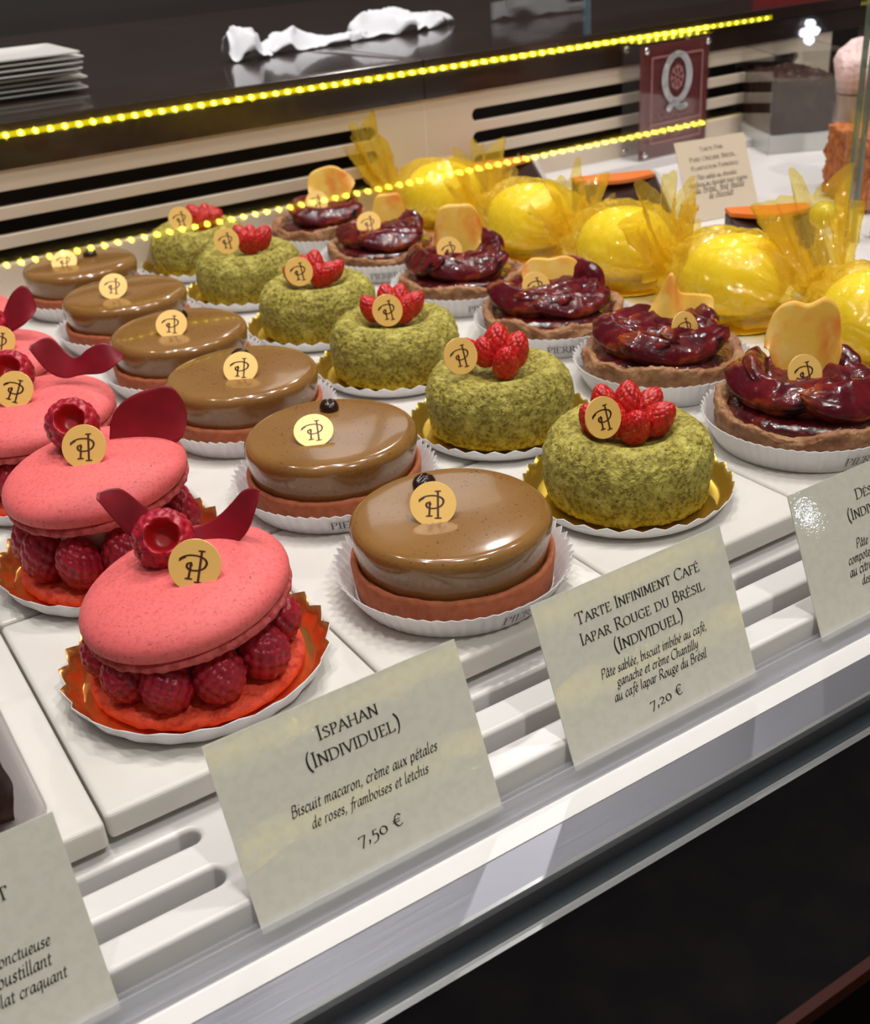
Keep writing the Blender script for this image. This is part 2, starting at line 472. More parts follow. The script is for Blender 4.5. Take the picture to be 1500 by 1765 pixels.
def strokes_of(st):
    out = []
    for s in st.split(';'):
        if not s:
            continue
        sm = s[0] == '~'
        pts = [tuple(float(x) for x in p.split(',')) for p in s.lstrip('~').split()]
        out.append(smooth_line(pts, 4) if sm else pts)
    return out


def stroke_polys(lines, a=8.5, b=3.2, ang=18):
    """convex polygons of an elliptic nib swept along each polyline"""
    ca, sa = cos(R(ang)), sin(R(ang))
    nib = []
    for k in range(8):
        t = 2 * pi * k / 8
        x, y = a / 2 * cos(t), b / 2 * sin(t)
        nib.append((x * ca - y * sa, x * sa + y * ca))
    polys = []
    for l in lines:
        for p, q in zip(l, l[1:]):
            polys.append(hull([(p[0] + n[0], p[1] + n[1]) for n in nib] + [(q[0] + n[0], q[1] + n[1]) for n in nib]))
    return polys


def layout(text, style):
    """polygons (glyph units) and total advance"""
    x, polys = 0, []
    for ch in text:
        sc = 1.0
        g = ch
        if style == 'caps' and ch.islower():
            g, sc = ch.upper(), 0.76
        wd, st, sf = GL[g]
        lines = strokes_of(st)
        if style == 'it':
            a, b, ang = 9.6, 4.0, 35
        else:
            a, b, ang = 9.4 / sc ** 0.6, 4.2 / sc ** 0.6, 14
            for p in sf.split():
                sx, sy = (float(t) for t in p.split(','))
                lines.append([(sx - 7, sy), (sx + 7, sy)])
        k = 0.80 if style == 'it' else 1
        for p in stroke_polys(lines, a, b, ang):
            q = [(u * sc * k, v * sc) for u, v in p]
            if style == 'it':
                q = [(u + 0.20 * v, v) for u, v in q]
            polys.append([(u + x, v) for u, v in q])
        x += (wd * sc * k) + (7 if style == 'caps' else 2.0)
    return polys, x


def text_mesh(name, lines, m, fn=None):
    """lines: (text, style, width, x_centre, y_baseline); fn maps (x, y) to 3D"""
    k = MB()
    fn = fn or (lambda x, y: (x, y, 0))
    for (t, style, wd, xc, yb) in lines:
        polys, adv = layout(t, style)
        s = wd / adv
        for p in polys:
            k.add([fn(xc - wd / 2 + u * s, yb + v * s) for u, v in p], [tuple(range(len(p)))])
    return k.mesh(name, m, smooth=False)


def monogram_mesh(rad):
    lines = [[(.185, .56), (.23, -.62)], smooth_line([(-.15, .08), (-.14, -.25), (-.15, -.54)], 3),
             smooth_line([(-.58, .16), (-.42, .28), (-.20, .35), (.10, .36), (.36, .27), (.44, .12), (.36, -.06), (.14, -.18), (-.12, -.20), (-.27, -.12), (-.27, .02), (-.15, .05), (-.11, -.03)], 5),
             [(.09, .56), (.28, .57)], [(.12, -.62), (.34, -.61)], [(-.25, -.54), (-.04, -.53)]]
    k = MB()
    for p in stroke_polys(lines, .095, .060, 10) + stroke_polys([smooth_line([(-.58, .12), (-.50, .20), (-.40, .26)], 3)], .14, .07, 60):
        k.add([(u * rad, v * rad, 0) for u, v in p], [tuple(range(len(p)))])
    return k.mesh('monogram', M['brown_ink'], smooth=False)


RV = Vector((cos(YAW), -sin(YAW), 0))     # level direction to the right of the view
AV = Vector((sin(YAW), cos(YAW), 0))      # level direction away from the view


def L(r, a, z):
    return RV * r + AV * a + Vector((0, 0, z))


DISC_R = 0.0083
_k = MB()
_k.lathe([(0.0001, -0.0003), (DISC_R * 0.985, -0.0003), (DISC_R, -0.0002), (DISC_R, 0.0002), (DISC_R * 0.985, 0.0003), (0.0001, 0.0003)], 48)
ME_DISC = _k.mesh('disc', M['disc'], angle=30)
ME_MONO = monogram_mesh(DISC_R)


def add_disc(parent, loc, elev, turn=0.0, roll=0.0):
    """gold disc whose face looks back along the view, raised by elev and turned sideways by turn (degrees)"""
    h = YAW + R(turn)
    nrm = Vector((-sin(h) * cos(R(elev)), -cos(h) * cos(R(elev)), sin(R(elev))))
    xr = Vector((cos(h), -sin(h), 0))
    up = nrm.cross(xr)
    mtx = Matrix((xr, up, nrm)).transposed().to_4x4() @ Matrix.Rotation(R(roll), 4, 'Z')
    d = obj('gold_disc', ME_DISC, parent, loc, mtx)
    obj('monogram', ME_MONO, d, (0, 0, 0.00038))
    return d


# ------------------------------------------------------------------ setting
struct('floor', box_mesh('floor', M['floor'], -4, 5, -4, 5, -1.06, -1.0))
struct('wall_back', box_mesh('wall_back', M['wall'], -4, 5, 2.6, 2.7, -1.0, 0.62))
struct('wall_back_upper', box_mesh('wall_back_upper', M['upper'], -4, 5, 2.6, 2.7, 0.62, 2.2))
for x0, x1, z0, z1 in ((1.12, 1.40, 0.98, 1.50), (1.46, 1.86, 1.05, 1.46)):  # unseen boards added so the coffee glaze mirrors something pale
    thing('reflector_board', 'added white reflector on the wall behind the counter, ' + ('left' if x0 < 1.3 else 'right') + ' one of two', 'board', (x0, 2.58, z0), mesh=box_mesh('board', M['board'], 0, x1 - x0, 0, 0.02, 0, z1 - z0))
struct('baseboard_back', box_mesh('baseboard_back', M['wenge'], -4, 5, 2.585, 2.6, -1.0, -0.88))

# ------------------------------------------------------------------ display case
XL, XR = -0.35, 1.02
case = thing('display_case', 'long white glass-fronted pastry case on a black stained base', 'display case', (0, 0, -1.0))


def cp(name, me):
    return obj(name, me, case, (0, 0, 1.0))


k = MB()
k.prism([(0.119, -0.030), (0.119, -1.0), (0.80, -1.0), (0.80, -0.062), (0.1865, -0.062), (0.1865, -0.040), (0.1775, -0.040), (0.1775, -0.030)], XL, XR + .6)
cp('base_cabinet', k.mesh('base', M['darkwood'], smooth=False))
k = MB()
k.prism([(0.1165, -0.0292), (0.1192, -0.0292), (0.1192, -0.034), (0.1165, -0.034)], XL, XR + .6)
cp('wood_edge', k.mesh('wood_edge', M['redwood'], smooth=False))
k = MB()
k.prism([(0.1775, -0.040), (0.1775, -0.0315), (0.1870, -0.0315), (0.1870, -0.040)], XL, XR + .6)
cp('dark_channel', k.mesh('chan', M['channel'], smooth=False))
k = MB()
k.prism([(0.1868, -0.040), (0.1868, -0.0252), (0.1878, -0.0242), (0.2012, -0.0240), (0.2015, -0.0245), (0.2015, -0.040)], XL, XR + .6)
cp('metal_trim', k.mesh('alu', M['alu'], smooth=False))
k = MB()
k.prism([(0.1865, -0.0262), (0.1865, -0.0236), (0.1878, -0.0236), (0.1878, -0.0245)], XL, XR + .6)
cp('polished_edge', k.mesh('alu2', M['alu_bright'], smooth=False))
k = MB()
k.prism([(0.2015, -0.060), (0.2015, -0.0238), (0.2085, -0.0238), (0.2087, -0.0246), (0.2090, -0.0250), (0.2205, -0.0250), (0.2205, -0.060)], XL, XR)
cp('white_ledge', k.mesh('ledge', M['grille'], smooth=False))
slots = [s for (a, b) in ((-0.30, -0.155), (-0.145, 0.0625), (0.0845, 0.420), (0.442, 0.70), (0.722, 0.98)) for s in ((a, b, 0.2520, 0.0092), (a, b, 0.2335, 0.0105))]
g = obj('front_grille', slotted('grille', (XL, XR, 0.2205, 0.30), slots, 0.020, 0.0016, M['grille']), case, (0, 0, 1.0 - 0.0225))
k = MB()
k.box(XL, XR, 0.2205, 0.30, -0.060, -0.055)
k.box(XL, XR, 0.2405, 0.2455, -0.055, -0.033)
cp('grille_tray', k.mesh('gt', mat('slot_shade_tray', (0.09, 0.075, 0.065), 0.5), smooth=False))  # tray coloured dark to stand in for shade inside the slots
# rear slotted panels
BY = 0.806
for i, (x0, x1) in enumerate(((0.0, 0.4948), (0.4958, 0.975))):
    sl = [(x0 + .045, x1 - .045, zc, 0.0112) for zc in (0.0665, 0.0480, 0.0290)]
    me = slotted('rear', (x0, x1, -0.012, 0.0865), sl, 0.006, 0.0006, M['cream'])
    obj('rear_vent_panel', me, case, (0, BY + .003, 1.0), (R(90), 0, 0))
cp('vent_void', box_mesh('void', M['black'], 0.0, 0.975, BY + .05, BY + .055, -0.012, 0.0865))
cp('floor_board', box_mesh('fb', M['shelf'], XL, XR, 0.30, BY, -0.030, -0.0095))

sh = obj('white_shelf', box_mesh('sh', M['shelf'], 0.5265, XR, 0.262, BY, -0.0095, 0.0), case, (0, 0, 1.0))
bevel(sh, .002)
obj('rear_ledge', box_mesh('rl', M['shelf'], XL, 0.528, 0.802, BY, -0.0095, 0.001), case, (0, 0, 1.0))
obj('sign_ledge', bevel(obj('x', box_mesh('sl', M['shelf'], 0.60, XR, 0.772, BY, 0.0, 0.0072)), .001).data, case, (0, 0, 1.0))
bpy.data.objects.remove(bpy.data.objects['x'])
# front panes
for x0, x1 in ((XL, 0.46), (0.462, XR + .6)):
    cp('front_glass_pane', box_mesh('pane', M['glass'], x0, x1, 0.1778, 0.1798, -0.0315, 0.340))
cp('glass_foot', box_mesh('gf', M['alu_bright'], XL, XR + .6, 0.1772, 0.1804, -0.0318, -0.0306))
cp('glass_top_rail', box_mesh('gtr', M['alu'], XL, XR + .6, 0.1765, 0.1811, 0.340, 0.346))

# white slabs that carry the pastries
PX = 0.0975
rows = ['the raspberry macarons', 'the coffee tarts', 'the green cakes', 'the plum tarts', 'the yellow wrapped cakes']
for c in range(-1, 5):
    x0 = 0.0373 + PX * c
    if c < 0:
        ends = ((0.2585, 0.3820), (0.3835, 0.801))
        lab = ('front white slab at the left end under the clear plastic tray', 'rear white slab at the left end behind the clear plastic tray')
    else:
        ends = ((0.2605, 0.3820), (0.3835, 0.801))
        lab = ('front white slab under the nearest of ' + rows[c], 'long rear white slab under the farther ones of ' + rows[c])
    for (y0, y1), lb in zip(ends, lab):
        x1 = x0 + PX
        wob = 0.0004 * random.Random(c * 7 + int(y0 * 100)).uniform(-1, 1)
        s = thing('white_slab', lb, 'slab', (x0, y0, -0.0095), group='white slabs under the pastries', mesh=box_mesh('slab', M['slab'], 0.0004, PX - 0.0004, wob, y1 - y0, 0, 0.0095))
        bevel(s, 0.0018, 4)

# ------------------------------------------------------------------ rear counter
ctr = thing('rear_counter', 'dark brown glossy counter behind the pastry case', 'counter', (0, 0, -1.0))
for x0, x1 in ((-0.6, 0.4948), (0.4956, 1.9)):
    o = obj('counter_top', box_mesh('ct', M['wenge'], x0, x1, 0.802, 1.52, 0.104, 0.1155), ctr, (0, 0, 1.0))
    bevel(o, .001, 2)
    obj('fascia', box_mesh('fa', M['wenge'], x0, x1, 0.8035, 0.818, 0.0855, 0.104), ctr, (0, 0, 1.0))
obj('counter_body', box_mesh('cb', M['wenge'], -0.6, 1.9, 0.87, 1.50, -1.0, 0.104), ctr, (0, 0, 1.0))
k = MB()
k.add([(0.4950, 0.806, 0.1158), (0.4790, 0.945, 0.1158), (0.4700, 0.945, 0.1158), (0.4870, 0.815, 0.1158), (0.380, 0.812, 0.1158), (0.380, 0.806, 0.1158)], [(0, 1, 2, 3, 4, 5)])
obj('edge_band', k.mesh('top_band', mat('lighter_brown', (0.085, 0.045, 0.036), 0.3), smooth=False), ctr, (0, 0, 1.0))  # flat band in a lighter brown laid over the counter top

led = thing('led_strip', 'glowing yellow strip light along the rear counter edge', 'strip light', (0, 0.8005, 0.1075))
obj('tape', box_mesh('tape', M['ledtape'], 0.0, 0.882, 0, 0.0012, -0.0018, 0.0018), led)
k = MB()
k.lathe([(0.0001, 0), (0.0016, 0.0002), (0.0012, 0.0010), (0.0001, 0.0013)], 12)
ME_LED = k.mesh('diode', M['led'])
for i in range(80):
    x = 0.12 + 0.0098 * i
    if x > 0.875:
        break
    obj('diode', ME_LED, led, (x, 0, 0), (R(90), 0, 0))

# counter across the aisle, with its own strip light and a white lamp
opp = thing('facing_counter', 'dark counter across the aisle facing the pastry case', 'counter', (0, -0.9, -1.0), mesh=box_mesh('opp', M['wenge'], -1.5, 2.5, -0.4, 0.436, 0, 1.125))
k = MB()
k.lathe([(0.0001, 0), (0.0016, 0.0002), (0.0012, 0.0010), (0.0001, 0.0013)], 10)
ME_LED2 = k.mesh('diode2', M['farled'])
for z2, lb in ((0.0205, 'lower yellow strip light on the counter across the aisle, mirrored in the front glass'), (0.1050, 'upper yellow strip light along the top edge of the counter across the aisle')):
    led2 = thing('led_strip', lb, 'strip light', (0, -0.4600, z2))
    obj('tape', box_mesh('tape2', M['farledtape'], 0.0, 0.866, -0.003, 0, -0.0012, 0.0012), led2)
    for i in range(70):
        obj('diode', ME_LED2, led2, (0.12 * 1.022 + 0.0098 * 1.022 * i, 0, 0), (R(-90), 0, 0))
lm = thing('aisle_lamp', 'small white lamp of five bright diodes on the counter front across the aisle', 'lamp', (0.9445, -0.4520, 0.0880))
k = MB()
k.lathe([(0.0001, -0.012), (0.012, -0.012), (0.0132, 0.0), (0.012, 0.001), (0.0001, 0.001)], 24)
obj('housing', k.mesh('housing', M['steel']), lm, rot=(R(-90), 0, 0))
k = MB()
k.lathe([(0.0001, 0.001), (0.0036, 0.0012), (0.0026, 0.0030), (0.0001, 0.0035)], 14)
ME_WL = k.mesh('bulb', M['whiteled'])
for dx, dz in ((0, 0), (.0075, 0), (-.0075, 0), (0, .0075), (0, -.0075)):
    obj('diode', ME_WL, lm, (dx, 0, dz), (R(-90), 0, 0))

# ------------------------------------------------------------------ pastry pieces
def tri(x):
    x = x % 1.0
    return 4 * abs(x - 0.5) - 1


def fluted_cup(name, rb, rt, h, nf, amp, tooth, mats, curl=0.0, thick=0.0003):
    """pleated paper cup: inside faces carry mats[0], outside faces mats[-1]; tooth = zigzag of the rim"""
    n = nf * 4
    k = MB()
    lev = [0, 0.12, 0.4, 0.7, 1.0]
    for side in (0, 1):
        off = thick * side
        P = []
        for i in range(n):
            a = 2 * pi * i / n
            row = [(0.0001 * cos(a), 0.0001 * sin(a), 0.0006 - off), (rb * 0.9 * cos(a), rb * 0.9 * sin(a), 0.0006 - off)]
            for t in lev:
                wv = tri(nf * a / (2 * pi)) if curl == 0 else sin(nf * a)
                tt = t if curl == 0 else t ** (1 + curl)
                r = rb + (rt - rb) * t + amp * (0.15 + 0.85 * t) * wv + off
                z = 0.0006 + h * tt + tooth * t * t * wv - off * 0.5
                row.append((r * cos(a), r * sin(a), z))
            P.append(row)
        k.grid(P, closed_u=True, mi=side if len(mats) > 1 else 0)
    # rim joins the two faces
    m = len(lev) + 2
    o = n * m
    k.f += [(i * m + m - 1, ((i + 1) % n) * m + m - 1, o + ((i + 1) % n) * m + m - 1, o + i * m + m - 1) for i in range(n)]
    k.mi += [1 if len(mats) > 1 else 0] * n
    return k.mesh(name, mats, smooth=curl > 0)


def cup_text(rb, rt, h, z0, start_deg, off=0.0008):
    wd = 0.040

    def fn(x, y):
        z = z0 + y
        r = rb + (rt - rb) * (z / h) + off
        a = R(start_deg) + x / r
        return (r * cos(a), r * sin(a), z)
    return text_mesh('lettering', [('PIERRE HERMÉ', 'caps', wd, wd / 2, 0)], M['ink_soft'], fn)


def fib(n):
    return [Vector((cos(i * 2.399963) * math.sqrt(1 - (1 - 2 * (i + .5) / n) ** 2), sin(i * 2.399963) * math.sqrt(1 - (1 - 2 * (i + .5) / n) ** 2), 1 - 2 * (i + .5) / n)) for i in range(n)]


def berry(name, nd, sx, sz, bump, taper, m, sub=5, dimple=False, hollow=None):
    """berry with nd drupelets (or seed dimples); taper narrows it to the +z tip; hollow = (opening angle, depth)"""
    bm = bmesh.new()
    bmesh.ops.create_icosphere(bm, subdivisions=sub, radius=1)
    P = fib(nd)
    from mathutils.kdtree import KDTree
    kd = KDTree(nd)
    for i, p in enumerate(P):
        kd.insert(p, i)
    kd.balance()
    rad = math.sqrt(4.0 / nd)
    hollow_v = []
    for v in bm.verts:
        p = v.co.normalized()
        _, _, d = kd.find(p)
        q = min(1, d / rad)
        hgt = math.sqrt(max(0, 1 - q * q)) if not dimple else -(max(0, 1 - q * 1.9)) ** 0.5
        z = p.z
        f = 1 - taper * max(0, z * 0.5 + 0.5) ** 1.4
        rr = 1 + bump * (hgt - (0.6 if not dimple else 0))
        c = Vector((p.x * f * sx, p.y * f * sx, z * sz)) * rr
        if hollow:
            th = math.acos(max(-1, min(1, z)))
            if th < hollow[0]:
                t = th / hollow[0]
                rim = sin(hollow[0]) * sx * (1 + bump * .2)
                c = Vector((p.x / max(1e-6, math.hypot(p.x, p.y)) * rim * t ** 0.6, p.y / max(1e-6, math.hypot(p.x, p.y)) * rim * t ** 0.6, cos(hollow[0]) * sz - hollow[1] * (1 - t ** 3)))
                hollow_v.append(v.index)
        v.co = c
    me = bpy.data.meshes.new(name)
    bm.to_mesh(me)
    bm.free()
    me.materials.append(m)
    if hollow:
        me.materials.append(M['raspin'])
        hv = set(hollow_v)
        for pl in me.polygons:
            if all(i in hv for i in pl.vertices):
                pl.material_index = 1
    me.shade_smooth()
    return me


ME_RASP = berry('raspberry', 84, 0.0085, 0.0092, 0.12, 0.10, M['rasp'])
ME_RASPTOP = berry('raspberry_top', 84, 0.0100, 0.0108, 0.12, 0.0, M['rasp'], hollow=(R(33), 0.008))
ME_STRAW = berry('strawberry', 90, 0.0060, 0.0076, 0.08, 0.30, M['straw'], sub=5)


def nz(p, s, seed=0.0):
    return N.noise(Vector((p[0] * s + seed, p[1] * s - seed * .7, p[2] * s + seed * .3)))


# ---- coffee tart meshes
GR = 0.0369
k = MB()
k.lathe([(0.0001, 0.0008), (0.0350, 0.0008), (0.0366, 0.0016), (0.0376, 0.0130), (0.0374, 0.0143), (0.0364, 0.0147), (0.0352, 0.0137), (0.0346, 0.0105), (0.0001, 0.0105)], 96,
        fn=lambda p, a: p * (1 + 0.004 * nz(p, 160)) + Vector((0, 0, 0.0006 * nz(p, 220, 3))) * (1 if p.z > 0.008 else 0))
ME_CRUST = k.mesh('crust', M['crust'])
prof = [(0.0001, 0.0095), (0.0340, 0.0095), (0.0343, 0.0110), (0.0349, 0.0145), (0.0358, 0.0185), (0.0365, 0.0225), (GR, 0.0255)]
prof += [(GR - 0.0042 * (1 - cos(R(t))), 0.0258 + 0.0042 * sin(R(t))) for t in (15, 30, 45, 60, 75, 90)]
prof += [(0.028, 0.0303), (0.018, 0.0305), (0.008, 0.0306), (0.0001, 0.0306)]
k = MB()
k.lathe(prof, 96, fn=lambda p, a: p * (1 + 0.0045 * nz(p, 40)) + Vector((0, 0, 0.00035 * nz(p, 38, 5))) * (1 if p.z > .012 else 0))
ME_GLAZE = k.mesh('glaze', M['glaze'])
bm = bmesh.new()
bmesh.ops.create_uvsphere(bm, u_segments=28, v_segments=18, radius=1)
for v in bm.verts:
    x, y, z = v.co
    g_ = math.exp(-(y / 0.16) ** 2) * (0.22 if z > 0 else 0)
    v.co = Vector((x * 0.0049, y * 0.0042, z * 0.0036 * (1 - g_)))
ME_BEAN = bpy.data.meshes.new('bean')
bm.to_mesh(ME_BEAN)
bm.free()
ME_BEAN.materials.append(M['bean'])
ME_BEAN.shade_smooth()
ME_CUP_C = fluted_cup('paper_cup', 0.0370, 0.0435, 0.0108, 58, 0.0009, 0.0009, [M['paper']])
ME_CUPTXT_C = cup_text(0.0370, 0.0435, 0.0108, 0.0040, 0)


def cup_part(root, me, txt, start):
    c = obj('paper_cup', me, root)
    if txt is not None:
        obj('lettering', txt, c, (0, 0, 0), (0, 0, R(start)))
    return c


CY = [0.3036, 0.396, 0.488, 0.572, 0.661, 0.751]
C_DISC = [(-5.8, -5.0, 35.6, 42, 0), (-5.8, -9.5, 34.2, 58, -4), (1.6, -9.5, 34.6, 45, 2), (-.8, -10, 35.2, 42, -3), (-2.9, -10, 36.2, 42, -4), (-6.9, -9, 32.8, 45, -4)]
C_BEAN = [(-8.6, 20.0), (-1.1, 21), (-2, 16), (-1.4, 15), (-7.1, 19), (5.4, 9)]
C_TXT = [-99, -121, -60, -75, -128, -127]
C_LAB = ['nearest coffee glazed tart, in a white paper cup right behind the front edge', 'second coffee glazed tart from the front, with a pale cloudy reflection on its top',
         'third coffee glazed tart from the front, beside the pink macaron with the big flat petal', 'fourth coffee glazed tart from the front, beside the two-lobed red petal',
         'fifth coffee glazed tart from the front, with a white highlight below its gold disc', 'farthest coffee glazed tart, nearest the slotted rear panel']
for i in range(6):
    t = thing('coffee_tart', C_LAB[i], 'tart', (0.186, CY[i], 0), group='coffee glazed tarts')
    cup_part(t, ME_CUP_C, ME_CUPTXT_C, C_TXT[i])
    obj('pastry_crust', ME_CRUST, t, (0, 0, 0), (0, 0, i * 1.1))
    obj('coffee_glaze', ME_GLAZE, t, (0, 0, 0), (0, 0, i * 0.9))
    obj('chocolate_bean', ME_BEAN, t, L(C_BEAN[i][0] / 1000, C_BEAN[i][1] / 1000, 0.0316), (0.1, 0, 0.4 + i))
    r, a, z, e, tn = C_DISC[i]
    add_disc(t, L(r / 1000, a / 1000, z / 1000), e, tn, [-6, 0, -4, -4, -3, 0][i])

# ---- green cake meshes
prof = [(0.0001, 0.0012), (0.030, 0.0012), (0.0330, 0.0022), (0.0340, 0.006), (0.0346, 0.012), (0.0347, 0.017), (0.0342, 0.022), (0.0325, 0.0262), (0.0300, 0.0292), (0.0265, 0.0312), (0.0230, 0.0317),
        (0.0198, 0.0305), (0.0175, 0.0285), (0.0150, 0.0262), (0.0100, 0.0250), (0.0001, 0.0246)]
pp = []
for (a, b) in zip(prof, prof[1:]):
    for q in range(4):
        pp.append((a[0] + (b[0] - a[0]) * q / 4, a[1] + (b[1] - a[1]) * q / 4))
pp.append(prof[-1])


def sponge_fn(p, a):
    d = 0.0010 * nz(p, 60, 2) + 0.0007 * nz(p, 300, 9) + 0.0005 * nz(p, 620, 4)
    n = Vector((p.x, p.y, (p.z - 0.016) * 1.2)).normalized()
    return p + n * d


k = MB()
k.lathe(pp, 200, fn=sponge_fn)
ME_SPONGE = k.mesh('sponge', M['sponge'])
ME_CUP_G = fluted_cup('gold_cup', 0.0372, 0.0432, 0.0064, 30, 0.0004, 0.0010, [M['goldfoil'], M['paper']], curl=0.6)
GY = [0.315, 0.405, 0.502, 0.592, 0.690, 0.7775]
G_DISC = [(-12.2, 42.1, -14), (-17.8, 42.8, -8), (-1.9, 39.4, -6), (-7.3, 41.2, -4), (-10.3, 40.9, -6), (-8.0, 39.8, -5)]
G_LAB = ['nearest green sponge ring cake, topped with a full crown of wild strawberries', 'second green sponge ring cake from the front, one strawberry lying over its left edge',
         'third green sponge ring cake from the front, its gold disc centred before the berries', 'fourth green sponge ring cake from the front, berries to the right of its disc',
         'fifth green sponge ring cake from the front, overlapping the farthest one', 'farthest green sponge ring cake, just before the slotted rear panel']
# berries: (r, a, z, lean sideways deg, lean away deg, scale) about the crater
SETS = [
    [(-14, 2, 36, -28, 0, 1), (-8, 9, 40, -14, 10, 1.05), (1, 6, 41, 4, 8, 1.15), (9, 5, 39, 34, 8, 1.1), (12, -2, 36, 38, -14, 1.15), (2, -6, 35, 4, -32, 1.15), (-5, 0, 36, -6, 0, 1)],
    [(-15, 6, 40, -66, 0, 1.0), (0, 6, 42, 8, 6, 1.25), (-6, 3, 39, -8, 0, 1), (8, 2, 39, 20, 0, 1.25), (3, -5, 36, 2, -22, 1.15)],
    [(-11, 3, 37, -30, 0, 1.05), (-2, 8, 40, -10, 8, 1.1), (4, 8, 40, 18, 10, 1.05), (11, 2, 38, 42, 0, 1.1), (7, -2, 37, 22, -8, 1.1), (0, 0, 36, 0, 0, 1)],
    [(-13, 3, 36, -40, 0, .9), (0, 8, 40, 8, 10, 1.15), (-5, 6, 39, -14, 8, 1.05), (8, -2, 37, 52, -14, 1.2), (12, 3, 37, 44, 0, 1), (3, -2, 36, 6, -8, 1)],
    [(-3, 5, 40, -25, 0, 1.05), (3, 5, 39, 0, 10, 1.05), (4, -3, 37, 12, -32, 1.15), (11, 0, 39, 34, 0, 1.2), (0, 0, 37, 0, 0, 1)],
    [(0, 3, 39, -30, 0, 1.15), (6, 5, 39, 10, 10, 1), (12, 2, 37, 60, 0, 1.1), (6, -2, 36, 38, -14, 1.1), (10, 6, 38, 24, 10, .9)],
]
for i in range(6):
    t = thing('green_ring_cake', G_LAB[i], 'cake', (0.280, GY[i], 0), group='green sponge ring cakes')
    obj('gold_cup', ME_CUP_G, t, (0, 0, 0), (0, 0, i * .21))
    obj('sponge', ME_SPONGE, t, (0, 0, 0.0006), (0, 0, i * 1.3))
    for (r, a, z, ls, la, sc) in SETS[i]:
        m3 = Matrix.Rotation(-YAW, 4, 'Z') @ Matrix.Rotation(R(ls), 4, 'Y') @ Matrix.Rotation(R(-la), 4, 'X')
        obj('strawberry', ME_STRAW, t, L(r / 1000, a / 1000, (z - 1.5) / 1000), m3, sc)
    r, z, tn = G_DISC[i]
    add_disc(t, L(r / 1000, -0.013, z / 1000 - .0004), 20, -22 + (tn + 6) * .5, 0)

# ---- macaron meshes
MR = 0.0350
prof = [(0.0001, 0.0012), (0.0300, 0.0012), (0.0318, 0.0008), (0.0332, -0.0002)]
prof = [(0.0001, -0.0070), (0.0300, -0.0070), (0.0328, -0.0066), (0.0342, -0.0056), (0.0346, -0.0044), (0.0340, -0.0034), (0.0326, -0.0028)]
k = MB()


def foot_fn(p, a):
    if math.hypot(p.x, p.y) < 0.029:
        return p
    return p * (1 + 0.012 * nz(p, 230, 1) + 0.010 * nz(p, 520, 7)) + Vector((0, 0, 0.0007 * nz(p, 300, 3)))


k.lathe(prof + [(0.0001, -0.0026)], 220, fn=foot_fn)
ME_FOOT = k.mesh('foot', M['pinkfoot'])
prof = [(0.0001, -0.0030), (0.0325, -0.0030)] + [(0.0322 + (MR - 0.0322) * sin(R(t)) ** .8, -0.0030 + 0.0030 * (1 - cos(R(t)))) for t in (30, 60, 90)]
for t in range(8, 91, 6):
    prof.append((MR * cos(R(t)) ** 0.62 if t < 90 else 0.0001, 0.0092 * sin(R(t)) ** 1.0))
k = MB()
k.lathe(prof, 120, fn=lambda p, a: p * (1 + 0.006 * nz(p, 45, 2)))
ME_TOPSHELL = k.mesh('topshell', M['pink'])
prof = [(0.0001, 0.0010), (0.0330, 0.0010), (0.0357, 0.0030), (0.0354, 0.0050), (0.0335, 0.0060), (0.0001, 0.0062)]
k = MB()
k.lathe(prof, 200, fn=lambda p, a: p * (1 + 0.010 * nz(p, 200, 6)) + (Vector((0, 0, 0.0006 * nz(p, 260, 2))) if p.z > .003 else Vector()))
ME_BOTSHELL = k.mesh('botshell', M['orangeshell'])
k = MB()
k.lathe([(0.0001, 0.0063), (0.021, 0.0063), (0.0225, 0.010), (0.022, 0.016), (0.0235, 0.022), (0.0255, 0.0262), (0.0001, 0.0262)], 72, fn=lambda p, a: p * (1 + 0.03 * nz(p, 90, 2)))
ME_CREAM = k.mesh('cream', M['cream_fill'])
ME_CUP_M = fluted_cup('copper_cup', 0.0384, 0.0440, 0.0080, 24, 0.0010, 0.0012, [M['copperfoil'], M['paper']], curl=0.5)


def petal_mesh(name, bottom, top, depth, m, slope=0.0, thick=0.00045, nv=14, notch=0.0):
    """curved petal between two edge lines given as (right, up) in mm, bulging away by depth(u, v) mm"""
    B, T = smooth_line(bottom, 8), smooth_line(top, 8)
    n = 40

    def samp(Lx, u):
        f = u * (len(Lx) - 1)
        i = min(int(f), len(Lx) - 2)
        return [Lx[i][c] + (Lx[i + 1][c] - Lx[i][c]) * (f - i) for c in range(2)]
    P = []
    for i in range(n + 1):
        u = i / n
        b, t = samp(B, u), samp(T, u)
        env = max(0.12, (1 - abs(2 * u - 1) ** 5)) ** 0.5
        row = []
        for j in range(nv + 1):
            v = 0.5 + (j / nv - 0.5) * env
            d = depth(u, v)
            row.append(L((b[0] + (t[0] - b[0]) * v) / 1000, d / 1000, (b[1] + (t[1] - b[1]) * v - slope * d) / 1000))
        P.append(row)
    k = MB()
    k.grid(P)
    return k.mesh(name, m), thick


